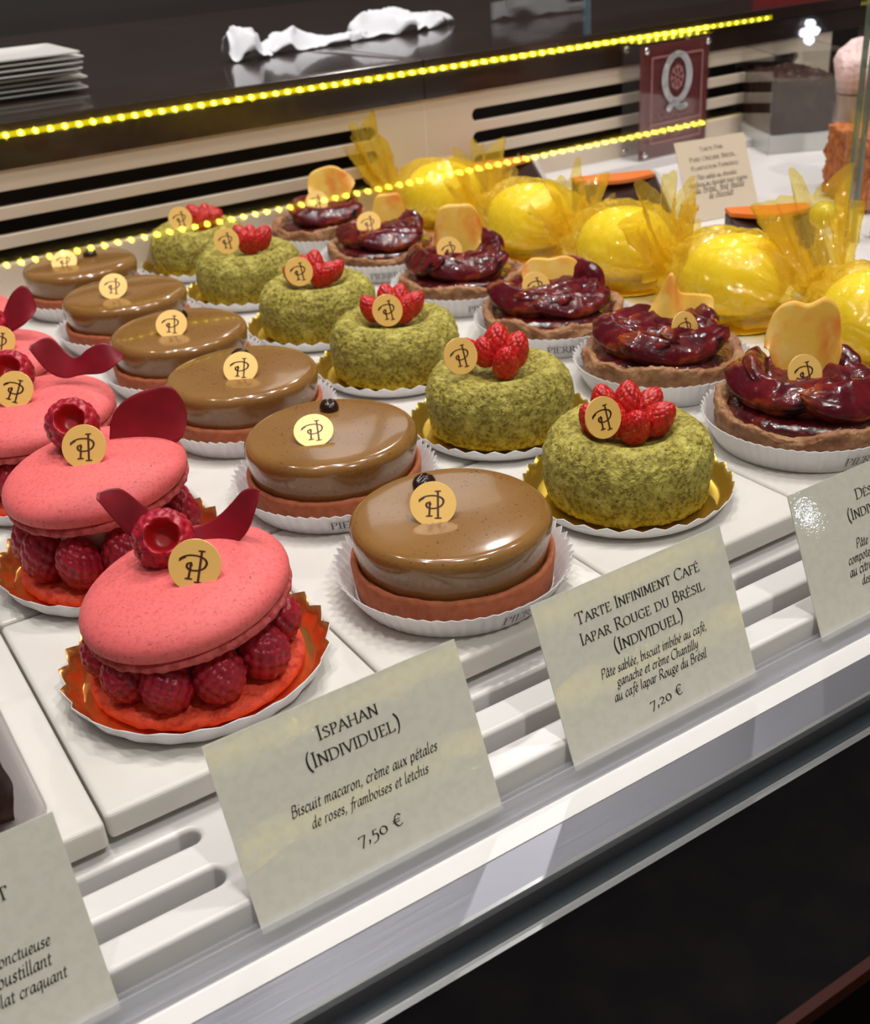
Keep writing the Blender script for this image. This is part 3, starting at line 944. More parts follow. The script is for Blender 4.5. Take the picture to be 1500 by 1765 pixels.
MY = [0.3105, 0.399, 0.487, 0.575, 0.663]
MDZ = [0.0, 0.0075, 0.0035, 0.0025, 0.002]
M_TILT = [8, 3, 3, 2, 2]
M_DISC = [(7.0, -9, 46.0, 30, 0, -14), (-0.1, -5, 53.7, 30, 0, -4), (-4.6, -5, 49.5, 32, 0, -20), (9.4, -5, 46.4, 32, 0, -10), (5, -5, 46, 32, 0, 0)]
M_RASP = [(-5.6, 8, 46.6), (-7.2, 9, 57.0), (-9.8, 9, 52.2), (1, 9, 50), (-3, 8, 49)]
M_LAB = ['nearest pink raspberry macaron, its red petal curling up on both sides of the top berry', 'second pink raspberry macaron from the front, with one big flat dark red petal',
         'third pink raspberry macaron from the front, at the left edge, with a two-lobed red petal', 'fourth pink raspberry macaron from the front, with one rounded red petal beside a coffee tart',
         'farthest pink raspberry macaron, only its right edge in view']
for i in range(5):
    dz = MDZ[i]
    t = thing('raspberry_macaron', M_LAB[i], 'macaron', (0.0875, MY[i], 0), group='pink raspberry macarons')
    obj('copper_cup', ME_CUP_M, t, (0, 0, 0), (0, 0, i * .4 + .1))
    obj('bottom_shell', ME_BOTSHELL, t, (0, 0, 0), (0, 0, i * 1.0))
    obj('cream_filling', ME_CREAM, t, (0, 0, 0), None, (1, 1, 1 + dz * 42))
    rnd = random.Random(11 + i)
    for q in range(10):
        an = R(-98 + 36 * q + rnd.uniform(-4, 4)) - YAW
        rr = 0.0272 + rnd.uniform(-.0008, .0012)
        zs = (1 + dz * 32)
        obj('raspberry', ME_RASP, t, (rr * cos(an), rr * sin(an), 0.0062 + 0.0088 * zs), (rnd.uniform(-.4, .4), rnd.uniform(-.4, .4), rnd.uniform(0, 6)), (1.02, 1.02, zs * rnd.uniform(.97, 1.04)))
    tilt = Matrix.Rotation(-YAW, 4, 'Z') @ Matrix.Rotation(R(-M_TILT[i]), 4, 'Y') @ Matrix.Rotation(R(3), 4, 'X')
    sh_ = obj('top_shell', ME_TOPSHELL, t, (0, 0, 0.0318 + dz), tilt)
    obj('foot', ME_FOOT, sh_)
    r, a, z = M_RASP[i]
    obj('top_raspberry', ME_RASPTOP, t, L(r / 1000, a / 1000, z / 1000), Matrix.Rotation(-YAW, 4, 'Z') @ Matrix.Rotation(R(52), 4, 'X') @ Matrix.Rotation(R(10), 4, 'Y'))
    r, a, z, e, tn, ro = M_DISC[i]
    add_disc(t, L(r / 1000, a / 1000, z / 1000), e, tn, ro)
    SL = (0.54, 0.38, 0.33, 0.28, 0.25)[i]
    if i == 0:
        me, th_ = petal_mesh('petal', [(-24, 66), (-19, 57), (-13, 50), (-5, 46), (4, 45), (12, 46), (18, 49), (23, 54), (26, 60)], [(-24, 73), (-18, 73), (-12, 65), (-6, 58), (3, 56), (11, 59), (17, 64), (22, 69), (28, 71)],
                             lambda u, v: 11 - 5 * (2 * u - 1) ** 2 + 6 * v, M['redpetal'], SL)
        solid(obj('petal', me, t, (0, 0, -0.001)), th_)
    elif i == 1:
        me, th_ = petal_mesh('petal', [(4, 47), (13, 47), (23, 48), (31, 50), (34, 52)], [(7, 66), (15, 70), (23, 72.5), (31, 73), (36, 66)], lambda u, v: 8 + 3 * u + 9 * v - 4 * v * v, M['redpetal'], SL)
        solid(obj('petal', me, t), th_)
    elif i == 2:
        me, th_ = petal_mesh('petal', [(1, 64), (6, 55), (13, 51), (22, 52), (31, 52), (37, 54), (41, 57)], [(2, 69), (9, 71), (15, 63), (20, 60), (27, 64), (35, 66), (42, 60)], lambda u, v: 6 + 5 * v + 3 * sin(6 * u), M['redpetal'], SL)
        solid(obj('petal', me, t), th_)
    else:
        me, th_ = petal_mesh('petal', [(6, 48), (12, 49), (19, 52), (24, 55)], [(10, 62), (17, 70), (24, 72), (28, 61)], lambda u, v: 6 + 6 * v - 2 * u, M['redpetal'], SL)
        solid(obj('petal', me, t), th_)

# ---- plum tart meshes
prof = [(0.0001, 0.0010), (0.0355, 0.0010), (0.0372, 0.0030), (0.0387, 0.0080), (0.0398, 0.0125), (0.0402, 0.0155), (0.0396, 0.0178), (0.0378, 0.0184), (0.0358, 0.0174), (0.0344, 0.0160), (0.0335, 0.0140), (0.0001, 0.0140)]
pp = []
for (a, b) in zip(prof, prof[1:]):
    for q in range(3):
        pp.append((a[0] + (b[0] - a[0]) * q / 3, a[1] + (b[1] - a[1]) * q / 3))
pp.append(prof[-1])


def crust_fn(p, a):
    d = 0.0016 * nz(p, 75, 2) + 0.0010 * nz(p, 240, 5) + 0.0006 * nz(p, 600, 8)
    n = Vector((p.x, p.y, 0)).normalized() if math.hypot(p.x, p.y) > .03 else Vector()
    return p + n * d + Vector((0, 0, (0.0040 * nz(p, 60, 11) + 0.0012 * nz(p, 330, 4)) if p.z > 0.0135 else 0))


k = MB()
k.lathe(pp, 200, fn=crust_fn)
ME_TCRUST = k.mesh('tart_crust', M['tartcrust'])
k = MB()
k.lathe([(0.0001, 0.0135), (0.0345, 0.0135), (0.0345, 0.0165), (0.028, 0.0190), (0.014, 0.0190), (0.0001, 0.0190)], 90, fn=lambda p, a: p + Vector((0, 0, .0012 * nz(p, 120, 3) if p.z > .016 else 0)))
ME_JAM = k.mesh('jam', M['jam'])
ME_CUP_P = fluted_cup('paper_cup', 0.0385, 0.0446, 0.0125, 62, 0.0007, 0.0006, [M['paper']])
ME_CUPTXT_P = cup_text(0.0385, 0.0446, 0.0125, 0.0042, 0)


def plum_mesh(seed, arc, rad, wd, ht, curl):
    """half-moon plum slice: a curved wedge lying along an arc, thin cupped edge upward, wrinkled"""
    nu, nv = 46, 22
    P = []
    for i in range(nu + 1):
        u = i / nu
        a = (u - 0.5) * arc / rad
        env = max(0.04, (1 - abs(2 * u - 1) ** 2.6)) ** 0.6
        c = Vector((rad * sin(a), rad * (1 - cos(a)), 0))
        out = Vector((sin(a), -cos(a), 0))
        row = []
        for j in range(nv):
            b = 2 * pi * j / nv
            x = cos(b) * wd * env * (0.75 + 0.25 * sin(b))
            z = sin(b) * ht * env + (x * x / wd) * curl
            p = c + out * x + Vector((0, 0, z + 0.0035 * (2 * u - 1) ** 2 * curl))
            d = 0.0016 * nz(p, 70, seed) + 0.0007 * nz(p, 200, seed + 3) + 0.0006 * sin(9 * b + 4 * u + seed) * (0.4 + abs(2 * u - 1))
            row.append(p + (out * cos(b) + Vector((0, 0, sin(b)))) * d)
        row.append(row[0])
        P.append(row)
    k = MB()
    k.grid(P)
    k.f += [tuple(range(nv)), tuple(reversed(range(nu * (nv + 1), nu * (nv + 1) + nv)))]
    k.mi += [0, 0]
    return k.mesh('plum', M['plum'])


PLUMS = [plum_mesh(s * 2.7, *p) for s, p in enumerate([(.054, .032, .0098, .0068, .25), (.048, .026, .0104, .0064, .35), (.040, .022, .0092, .0066, .2), (.032, .020, .0080, .0060, .4)])]
PY = [0.308, 0.400, 0.490, 0.583, 0.680, 0.770]
# slices: (mesh, r, a, z, heading of the slice's outer side in degrees, roll, scale)
P_SL = [
    [(0, -20, -8, 27, 212, 28, 1.1), (1, 14, -21, 26, 292, 34, 1.12), (0, 24, 6, 28, 10, 30, 1.05), (2, -24, 13, 33, 165, 48, 1.0), (2, 3, 22, 29, 92, 20, 1.1), (3, 20, 20, 33, 40, 40, 1), (3, -4, -17, 23, 262, 18, 1.1), (2, 2, 2, 22, 200, 10, 1)],
    [(0, -22, -6, 26, 205, 24, 1.1), (0, 2, -22, 25, 272, 38, 1.12), (1, 24, -4, 27, 350, 30, 1.0), (2, -16, 20, 28, 125, 25, 1.1), (2, 24, 14, 30, 25, 36, 1.0), (3, 4, 22, 26, 90, 20, 1.2), (3, 0, 0, 22, 30, 10, 1.1)],
    [(0, -18, -12, 26, 228, 30, 1.1), (1, 9, -20, 25, 285, 30, 1.05), (0, 24, 4, 28, 5, 34, 1.05), (2, 20, 18, 34, 45, 58, 1.15), (2, -22, 12, 27, 155, 24, 1.0), (3, 2, 22, 27, 95, 25, 1.1), (3, 10, 2, 27, 10, 20, 1.1)],
    [(1, -24, -4, 28, 200, 48, 1.0), (0, 2, -20, 26, 268, 40, 1.08), (0, 24, 2, 30, 5, 40, 1.08), (2, 18, 17, 35, 45, 50, 1.1), (2, -18, 16, 27, 140, 24, 1.0), (3, 4, 22, 28, 90, 22, 1.1), (3, -12, -12, 26, 235, 22, 1.0)],
    [(0, -20, -8, 26, 215, 22, 1.0), (1, 6, -22, 25, 278, 30, 1.0), (0, 22, 4, 29, 10, 42, 1.0), (2, 16, 18, 31, 55, 34, 1.1), (2, -18, 16, 28, 140, 30, 1.0), (3, 2, 2, 24, 90, 12, 1.2)],
    [(0, -20, 2, 29, 190, 40, 1.05), (0, 4, -21, 26, 272, 34, 1.08), (1, 24, 0, 28, 358, 30, 1.0), (2, 18, 17, 31, 45, 34, 1.0), (2, -14, 20, 29, 120, 26, 1.0), (3, 2, 2, 24, 90, 12, 1.2)],
]
P_LAB = ['nearest dark plum tart, behind the rightmost price card, with a tall upright apricot petal', 'second plum tart from the front, with a broad two-pointed apricot petal lying back',
         'third plum tart from the front, between two green cakes and the yellow wraps', 'fourth plum tart from the front, with a rectangular upright apricot petal',
         'fifth plum tart from the front, its gold disc left of a narrow petal', 'farthest plum tart, with an orange petal against the rear slots']
P_DISC = [(-3.6, -6, 32.6, 26, -14, 0), (7.3, -15, 31.5, 20, -30, 0), (-9.9, -6, 31.0, 26, -16, 4), (-7.1, -6, 33.2, 26, -18, 4), (-9.2, -8, 33.5, 34, 0, 4), (-3.3, -8, 33.3, 26, -10, 0)]
P_TXT = [-115, 30, -132, -119, -134, -20]
PETS = [
    ([(-16, 42), (-14, 34), (-4, 25), (4, 24), (13, 26), (16, 34)], [(-18, 44), (-13, 60), (-6, 64.5), (1, 62.5), (9, 65), (16, 60), (18, 49)], lambda u, v: 3 + 9 * v + 2.2 * sin(9 * u)),
    ([(-8, 28), (0, 25), (9, 24), (18, 22), (25, 24)], [(-6.5, 34), (1, 46), (6.5, 56), (10, 46), (20, 44), (29, 42), (29, 33)], lambda u, v: 4 + 10 * v + 2.5 * sin(10 * u)),
    ([(-15, 28), (-8, 22), (3, 20), (10, 22), (15, 28)], [(-17, 42), (-10, 46), (0, 45), (9, 46), (18, 44)], lambda u, v: 4 + 8 * v + 3 * u * u),
    ([(-15, 33), (-11, 27), (-2, 25), (8, 28), (14, 35)], [(-16.5, 38), (-13, 56), (-8, 60), (1, 60), (9, 59), (14, 50), (15, 38)], lambda u, v: 4 + 7 * v + 3 * abs(2 * u - 1.1)),
    ([(-6, 27), (0, 22), (6, 20), (12, 22), (16, 27)], [(-8, 40), (-3, 50), (5, 51), (13, 50), (17, 38)], lambda u, v: 5 + 6 * v + 5 * u),
    ([(-9, 34), (-2, 30), (8, 29), (18, 31), (23, 38)], [(-11, 45), (-8, 53), (3, 57), (11, 57), (20, 52), (27, 46)], lambda u, v: 4 + 8 * v + 3 * sin(5 * u)),
]
for i in range(6):
    t = thing('plum_tart', P_LAB[i], 'tart', (0.378, PY[i], 0), group='plum tarts with apricot petals')
    cup_part(t, ME_CUP_P, ME_CUPTXT_P, P_TXT[i])
    obj('tart_crust', ME_TCRUST, t, (0, 0, 0), (0, 0, i * 1.7))
    obj('plum_jam', ME_JAM, t)
    rp = random.Random(40 + i)
    extra = [(rp.choice((1, 2, 3)), 13 * cos(R(g_)), 13 * sin(R(g_)), rp.uniform(27, 29), (g_ + rp.uniform(-30, 30)) % 360, rp.uniform(10, 45), rp.uniform(.85, 1.05)) for g_ in (205, 262, 318, 20, 75, 140)]
    for (mi, r, a, z, hd, roll, sc) in P_SL[i] + extra:
        # the slice's outer (convex) side is its -y; turn it to face hd in the view frame
        front = 195 < hd < 345
        m3 = Matrix.Rotation(-YAW + R(hd + 90), 4, 'Z') @ Matrix.Rotation(R((roll if front else -roll) + 4), 4, 'X')
        q = 1.0 if front else 0.88
        obj('plum_slice', PLUMS[mi], t, L(r * q / 1000, a * q / 1000, (z - 4.0) / 1000), m3, sc)
    b, tp, dp = PETS[i]
    me, th_ = petal_mesh('apricot_petal', b, tp, dp, M['petal'], (0.40, 0.34, 0.30, 0.27, 0.24, 0.22)[i])
    solid(obj('petal', me, t), th_)
    r, a, z, e, tn, ro = P_DISC[i]
    add_disc(t, L(r / 1000, a / 1000, z / 1000), e, tn, ro)

# ---- yellow cakes in cellophane
def dome_mesh():
    k = MB()
    prof = [(0.0001, 0.0)] + [(0.0300 * cos(R(a)) ** .8, 0.021 + 0.024 * sin(R(a)) if a >= 0 else 0.021 + 0.0195 * sin(R(a))) for a in range(-80, 90, 8)] + [(0.0001, 0.045)]
    k.lathe(prof, 72, fn=lambda p, a: p * (1 + 0.02 * nz(p, 40, 4)))
    return k.mesh('dome', M['yellow'])


ME_DOME = dome_mesh()
k = MB()
k.lathe([(0.0001, 0.0004), (0.0330, 0.0004), (0.0345, 0.0012), (0.0330, 0.0020), (0.0001, 0.0020)], 48)
ME_GBOARD = k.mesh('board', M['goldfoil'], angle=40)


def wrapper_mesh(seed, up0, up1, l0, l1):
    """sweet wrapper round the y axis: body, two pinched necks, two pleated fans bent upward by up0 / up1"""
    nu, nv = 96, 120
    rnd = random.Random(seed)
    ph = [rnd.uniform(0, 6) for _ in range(6)]
    P = []
    for i in range(nu + 1):
        s = -1 + 2 * i / nu
        neck = 0.62
        q = abs(s)
        ln, up = (l0, up0) if s < 0 else (l1, up1)
        if q < neck:
            y = 0.042 * q / neck
            body = math.sqrt(max(0, 1 - (q / neck) ** 2.3))
            rx, rz = 0.0045 + 0.0290 * body, 0.0040 + 0.0225 * body
            cz, pleat = 0.0235 - 0.003 * (q / neck) ** 3, 0.03 + 0.34 * (q / neck) ** 4
        else:
            e = (q - neck) / (1 - neck)
            y = 0.042 + ln * e * (1 - 0.25 * e)
            rx, rz = 0.0050 + 0.0200 * e ** 0.8, 0.0045 + 0.0125 * e ** 0.8
            cz, pleat = 0.0205 + up * e ** 1.2, 0.38 + 0.25 * e
        y *= 1 if s > 0 else -1
        row = []
        for j in range(nv):
            b = 2 * pi * j / nv
            f = 1 + pleat * (0.55 * sin(7 * b + ph[0]) + 0.35 * sin(13 * b + ph[1] + 3 * s) + 0.2 * sin(4 * b + ph[2]))
            p = Vector((rx * cos(b) * f, y, cz + rz * sin(b) * f))
            d = 0.0016 * nz(p, 90, seed) + 0.0013 * abs(nz(p, 180, seed + 5)) * 2
            p += Vector((cos(b), 0.4 * nz(p, 150, seed + 2), sin(b))) * d
            if q > 0.9:
                p.y += 0.005 * nz(Vector((cos(b), sin(b), s)), 2.5, seed) * (q - .9) * 10 * (1 if s > 0 else -1)
            if q < neck and p.z > 0.05:
                p.z = 0.05 + (p.z - 0.05) * .4
            p.z = max(p.z, 0.0022 + 0.0005 * abs(nz(p, 200, seed)))
            row.append(p)
        row.append(row[0])
        P.append(row)
    k = MB()
    k.grid(P)
    return k.mesh('wrapper', M['cello'])


YC = [0.345, 0.443, 0.538, 0.638, 0.750]
Y_LAB = ['nearest yellow cellophane wrapped cake, cut by the right edge, with tall spiky twisted ends', 'second yellow wrapped cake from the front, before the small beige card', 'third yellow wrapped cake from the front, with pointed wrap ends before a dark chocolate box',
         'fourth yellow wrapped cake from the front, small twist standing behind it', 'farthest yellow wrapped cake, with a wide ruffled twist against the rear panel']
ROT = [-20, 6, 0, 6, 28]
for i in range(5):
    t = thing('wrapped_yellow_cake', Y_LAB[i], 'cake', (0.473, YC[i], 0), group='yellow cellophane wrapped cakes')
    obj('gold_board', ME_GBOARD, t)
    obj('yellow_cake', ME_DOME, t, (0, 0, 0.0020), (0, 0, i))
    par = [(0.006, 0.040, 0.02, 0.044), (0.0, 0.034, 0.016, 0.018), (0.002, 0.024, 0.016, 0.016), (0.004, 0.030, 0.016, 0.018), (0.010, 0.042, 0.016, 0.026)][i]
    obj('cellophane_wrap', wrapper_mesh(3.1 * i + 1, *par), t, (0, 0, 0), (0, 0, R(ROT[i])))

# ------------------------------------------------------------------ price cards and their acrylic rail
CT = Vector((0, 0.02165, 0.0505)).normalized()          # up the card
CN = Vector((0, -CT.z, CT.y))                           # out of the card's face
C_H = 0.0555
RAIL0 = Vector((0, 0.2118, -0.0250))


def frame_matrix(origin, xr, up, nrm):
    m = Matrix((xr, up, nrm)).transposed().to_4x4()
    m.translation = origin
    return m


rail = thing('card_rail', 'long clear acrylic rail holding the price cards along the case front', 'card holder', RAIL0)
k = MB()
for (n0, n1, h) in ((0.0, 0.0012, 0.0068), (-0.0030, -0.0016, 0.0072)):
    k.add([tuple(Vector((x, 0, 0)) + CT * c + CN * n) for x in (-0.34, 0.60) for (c, n) in ((0, n0), (0, n1), (h, n1), (h, n0))],
          [(0, 1, 2, 3), (7, 6, 5, 4), (0, 4, 5, 1), (1, 5, 6, 2), (2, 6, 7, 3), (3, 7, 4, 0)])
k.add([tuple(Vector((x, 0, 0)) + CT * c + CN * n) for x in (-0.34, 0.60) for (c, n) in ((0.0002, -0.0030), (0.0002, 0.0012), (0.0012, 0.0012), (0.0012, -0.0030))],
      [(0, 1, 2, 3), (7, 6, 5, 4), (0, 4, 5, 1), (1, 5, 6, 2), (2, 6, 7, 3), (3, 7, 4, 0)])
obj('acrylic_channel', k.mesh('rail', M['rail'], smooth=False), rail)
k = MB()
x = -0.10
while x < 0.34:
    p0 = Vector((x, 0, 0)) + CT * 0.0073
    k.add([tuple(p0 + CN * -.0029), tuple(p0 + Vector((.0004, 0, 0)) + CN * -.0029), tuple(p0 + Vector((.0010, 0, 0)) + CN * -.0017), tuple(p0 + Vector((.0006, 0, 0)) + CN * -.0017)], [(0, 1, 2, 3)])
    x += 0.0013
obj('saw_marks', k.mesh('saw', mat('grey_saw_marks', (0.30, 0.29, 0.28), 0.5), smooth=False), rail)

_m = MB()
CW = 0.0805
_m.box(0, CW, 0, C_H, -0.0004, 0.0)
ME_CARD = _m.mesh('card', M['card'], smooth=False)
CARDS = [
    (-0.0580, 'ivory price card at the lower left corner, its last lines ending in craquant',
     [('Chocolat', 'caps', 0.027, 0.0518, 0.0398), ('ganache onctueuse', 'it', 0.0245, 0.0578, 0.0242), ('sur croustillant', 'it', 0.0215, 0.0581, 0.0194), ('et chocolat craquant', 'it', 0.0275, 0.0575, 0.0147)]),
    (0.0625, 'ivory price card reading Ispahan, 7,50 euros, in front of the nearest macaron',
     [('Ispahan', 'caps', 0.0196, 0.0412, 0.0440), ('(Individuel)', 'caps', 0.0308, 0.0412, 0.0373), ('Biscuit macaron, crème aux pétales', 'it', 0.0480, 0.0412, 0.0265), ('de roses, framboises et letchis', 'it', 0.0385, 0.0412, 0.0213), ('7,50 €', 'caps', 0.0150, 0.0412, 0.0105)]),
    (0.1712, 'ivory price card reading Tarte Infiniment Café, 7,20 euros, in front of the coffee tart',
     [('Tarte Infiniment Café', 'caps', 0.0530, 0.0412, 0.0438), ('Iapar Rouge du Brésil', 'caps', 0.0535, 0.0412, 0.0370), ('(Individuel)', 'caps', 0.0300, 0.0412, 0.0303), ('Pâte sablée, biscuit imbibé au café,', 'it', 0.0460, 0.0412, 0.0238), ('ganache et crème Chantilly', 'it', 0.0355, 0.0412, 0.0194), ('au café Iapar Rouge du Brésil', 'it', 0.0405, 0.0412, 0.0150), ('7,20 €', 'caps', 0.0145, 0.0412, 0.0072)]),
    (0.2850, 'ivory price card cut by the right edge, in front of the nearest plum tart',
     [('Désiré', 'caps', 0.0155, 0.0402, 0.0440), ('(Individuel)', 'caps', 0.0300, 0.0412, 0.0375), ('Pâte à sablé breton,', 'it', 0.0285, 0.0412, 0.0268), ('compote de fraises et citron', 'it', 0.0400, 0.0412, 0.0222), ('au citron, fraises des bois', 'it', 0.0400, 0.0405, 0.0176), ('des bois ou framboises', 'it', 0.0310, 0.0412, 0.0130)]),
]
for x0, lab, lines in CARDS:
    o = thing('price_card', lab, 'card', (0, 0, 0), group='price cards in the front rail', mesh=ME_CARD)
    o.matrix_world = frame_matrix(RAIL0 + Vector((x0, 0, 0)) + CT * 0.0042 - CN * 0.0006, Vector((1, 0, 0)), CT, CN)
    obj('lettering', text_mesh('lettering', lines, M['ink']), o, (0, 0, 0.00012))

# small beige card on the shelf
o = thing('price_card', 'small beige card with grey print standing on the white shelf behind the yellow cakes', 'card', (0, 0, 0), mesh=box_mesh('bc', M['beige_card'], 0, 0.062, 0, 0.060, -0.0005, 0))
bt = Vector((0, 0.026, 0.054)).normalized()
o.matrix_world = frame_matrix(Vector((0.6010, 0.610, 0.0005)), Vector((0.985, -0.17, 0)).normalized(), Vector((0.17 * bt.y, 0.985 * bt.y, bt.z)).normalized(), Vector((1, 0, 0)))
_x = Vector((0.985, -0.17, 0)).normalized()
_n = _x.cross(Vector((0.17 * bt.y, 0.985 * bt.y, bt.z)).normalized())
o.matrix_world = frame_matrix(Vector((0.6010, 0.610, 0.0005)), _x, _n.cross(_x), _n)
obj('lettering', text_mesh('lettering', [('Tarte Fine', 'caps', 0.021, 0.031, 0.0510), ('Pure Origine Brésil,', 'caps', 0.042, 0.031, 0.0440), ('Plantation Paineiras', 'caps', 0.042, 0.031, 0.0375),
                                         ('Pâte sablée au chocolat,', 'it', 0.036, 0.031, 0.0305), ('moelleux au chocolat pure origine', 'it', 0.052, 0.031, 0.0255), ('du Brésil, fine feuille', 'it', 0.044, 0.031, 0.0205), ('de chocolat', 'it', 0.022, 0.031, 0.0155)], M['ink_soft']), o, (0, 0, 0.00015))

# ------------------------------------------------------------------ quality sign in an acrylic block
SA = math.atan2(0.0135, 0.091)
sg = thing('quality_sign', 'maroon sign with a large white letter Q in a thick acrylic frame', 'sign', (0.6990, 0.7760, 0.0072), R(2))
SW, SH, ST = 0.0855, 0.0985, 0.024
o = obj('acrylic_block', box_mesh('ab', M['acrylic'], 0, SW, 0.0035, ST, 0, SH), sg)
obj('acrylic_front', box_mesh('af', M['glass'], 0, SW, 0.0, 0.0024, 0, SH), sg)
obj('print', box_mesh('pr', M['sign'], 0.001, SW - .001, 0.0026, 0.0032, 0.001, SH - .003), sg)


def on_sign(x, y):
    return (x, -0.0004, y)


k = MB()
qx, qy = SW / 2, 0.0665
ring = [(qx + 0.0150 * cos(2 * pi * t / 40), qy + 0.0195 * sin(2 * pi * t / 40)) for t in range(41)]
for p in stroke_polys([ring], .0072, .0050, 0) + stroke_polys([smooth_line([(qx - .009, qy - .0255), (qx - .003, qy - .0205), (qx + .004, qy - .0255), (qx + .011, qy - .0250)], 5)], .0062, .0050, 0):
    k.add([on_sign(u, v) for u, v in p], [tuple(range(len(p)))])
obj('letter_q', k.mesh('q', M['signwhite'], smooth=False), sg)
k = MB()
orn = []
for q in range(8):
    a = pi * q / 4
    orn.append([(qx + .002 * cos(a), qy + .002 * sin(a)), (qx + .0085 * cos(a), qy + .0105 * sin(a))])
    for sgn in (-1, 1):
        orn.append([(qx + .0055 * cos(a), qy + .007 * sin(a)), (qx + .0078 * cos(a + sgn * .28), qy + .0097 * sin(a + sgn * .28))])
fr = [[(.012, .014), (SW - .012, .014), (SW - .012, SH - .013), (.012, SH - .013), (.012, .014)], [(.012, .030), (SW - .012, .030)]]
for p in stroke_polys(orn, .0013, .0011, 0) + stroke_polys(fr, .0012, .0012, 0):
    k.add([on_sign(u, v) for u, v in p], [tuple(range(len(p)))])
obj('emblem_lines', k.mesh('em', M['signpink'], smooth=False), sg)
obj('lettering', text_mesh('lettering', [('Charte Qualité', 'it', 0.044, qx, 0.0345), ('PIERRE HERMÉ', 'caps', 0.040, qx, 0.0215), ('PARIS', 'caps', 0.014, qx, 0.0165)], M['signpink'], on_sign), sg)
k = MB()
k.lathe([(0.0001, 0), (0.0030, 0), (0.0026, 0.0012), (0.0001, 0.0018)], 18)
ME_SCREW = k.mesh('screw', M['steel'])
for x in (0.0055, SW - 0.0055):
    for z in (0.0055, SH - 0.0065):
        obj('screw', ME_SCREW, sg, (x, -0.0003, z), (R(90), 0, 0))
        obj('screw', ME_SCREW, sg, (x, ST + .0003, z), (R(-90), 0, 0))

# ------------------------------------------------------------------ things on the white shelf
bx = thing('acrylic_display_box', 'clear acrylic box with a crumbly dark chocolate cake inside, on the white shelf', 'display box', (0.815, 0.734, 0.0), R(-27))
BW, BD, BH, tt = 0.068, 0.100, 0.086, 0.0022
k = MB()
k.box(0, BW, 0, tt, 0, BH)
k.box(0, BW, BD - tt, BD, 0, BH)
k.box(0, tt, tt, BD - tt, 0, BH)
k.box(BW - tt, BW, tt, BD - tt, 0, BH)
obj('box_walls', k.mesh('bw', M['glass'], smooth=False), bx)
obj('box_base', box_mesh('bb', M['shelf'], tt, BW - tt, tt, BD - tt, 0.0, 0.016), bx)
bm = bmesh.new()
bmesh.ops.create_cube(bm, size=1)
bmesh.ops.subdivide_edges(bm, edges=bm.edges, cuts=24, use_grid_fill=True)
for v in bm.verts:
    p = Vector((v.co.x * 0.058, v.co.y * 0.088, v.co.z * 0.046))
    v.co = p * (1 + 0.03 * nz(p, 90, 2)) + Vector((0, 0, .004 * nz(p, 160, 5) if v.co.z > .4 else 0))
me = bpy.data.meshes.new('choc_cake')
bm.to_mesh(me)
bm.free()
me.materials.append(M['choc'])
me.shade_smooth()
o = thing('chocolate_cake', 'crumbly dark chocolate cake inside the clear acrylic box', 'cake', (0, 0, 0), R(-27), mesh=me)
o.matrix_world = Matrix.Translation((0.815, 0.734, 0.0)) @ Matrix.Rotation(R(-27), 4, 'Z') @ Matrix.Translation((BW / 2, BD / 2, 0.040))

vr = thing('layered_verrine', 'tall glass of red compote and cream topped with pale pink, at the right edge', 'dessert glass', (0.764, 0.600, 0.0))
k = MB()
k.lathe([(0.0001, 0.0), (0.0165, 0.0), (0.0175, 0.002), (0.0188, 0.090), (0.0178, 0.090), (0.0166, 0.006), (0.0001, 0.005)], 48)
obj('glass', k.mesh('vg', M['acrylic'], angle=40), vr)
z = 0.0065
for nm, h, m in (('compote_layer', 0.022, 'compote'), ('compote_layer', 0.022, 'compote'), ('cream_layer', 0.022, 'verrcream')):
    k = MB()
    k.lathe([(0.0001, z), (0.0164, z), (0.0166 + .0001 * h, z + h - .0006), (0.0001, z + h - .0006)], 40)
    obj(nm, k.mesh(nm, M[m], angle=40), vr)
    z += h
k = MB()
k.lathe([(0.0001, z + .001), (0.0168, z + .001), (0.0205, 0.092), (0.018, 0.100), (0.010, 0.107), (0.0001, 0.110)], 50, fn=lambda p, a: p * (1 + .12 * nz(p, 70, 3)) if p.z > .085 else p)
obj('pink_topping', k.mesh('pt', M['pinkice']), vr)

bm = bmesh.new()
bmesh.ops.create_cube(bm, size=1)
bmesh.ops.subdivide_edges(bm, edges=bm.edges, cuts=30, use_grid_fill=True)
for v in bm.verts:
    p = Vector((v.co.x * 0.060, v.co.y * 0.07, (v.co.z + .5) * 0.050))
    v.co = p + Vector((nz(p, 130, 1), nz(p, 130, 4), nz(p, 130, 7) if v.co.z > -.4 else 0)) * 0.003 + Vector((nz(p, 400, 1), nz(p, 400, 4), 0)) * 0.0012
me = bpy.data.meshes.new('crunch')
bm.to_mesh(me)
bm.free()
me.materials.append(M['crunch'])
me.shade_smooth()
thing('crumble_cake', 'orange brown crumbly cake seen behind the green glass edges at the right', 'cake', (0.744, 0.556, 0.003), R(-25), mesh=me)

gd = thing('glass_divider', 'upright glass divider with three green edges near the right border', 'glass divider', (0.640, 0.495, 0.0))
for dx, dy in ((0.0, 0.0), (0.0075, 0.012), (0.016, -0.004)):
    obj('glass_pane', box_mesh('gp', M['glass'], dx, dx + .0022, dy + .003, dy + .008, 0.0, 0.17), gd)
    obj('glass_edge', box_mesh('ge', M['glass_edge'], dx, dx + .0026, dy, dy + .003, 0.0, 0.17), gd)

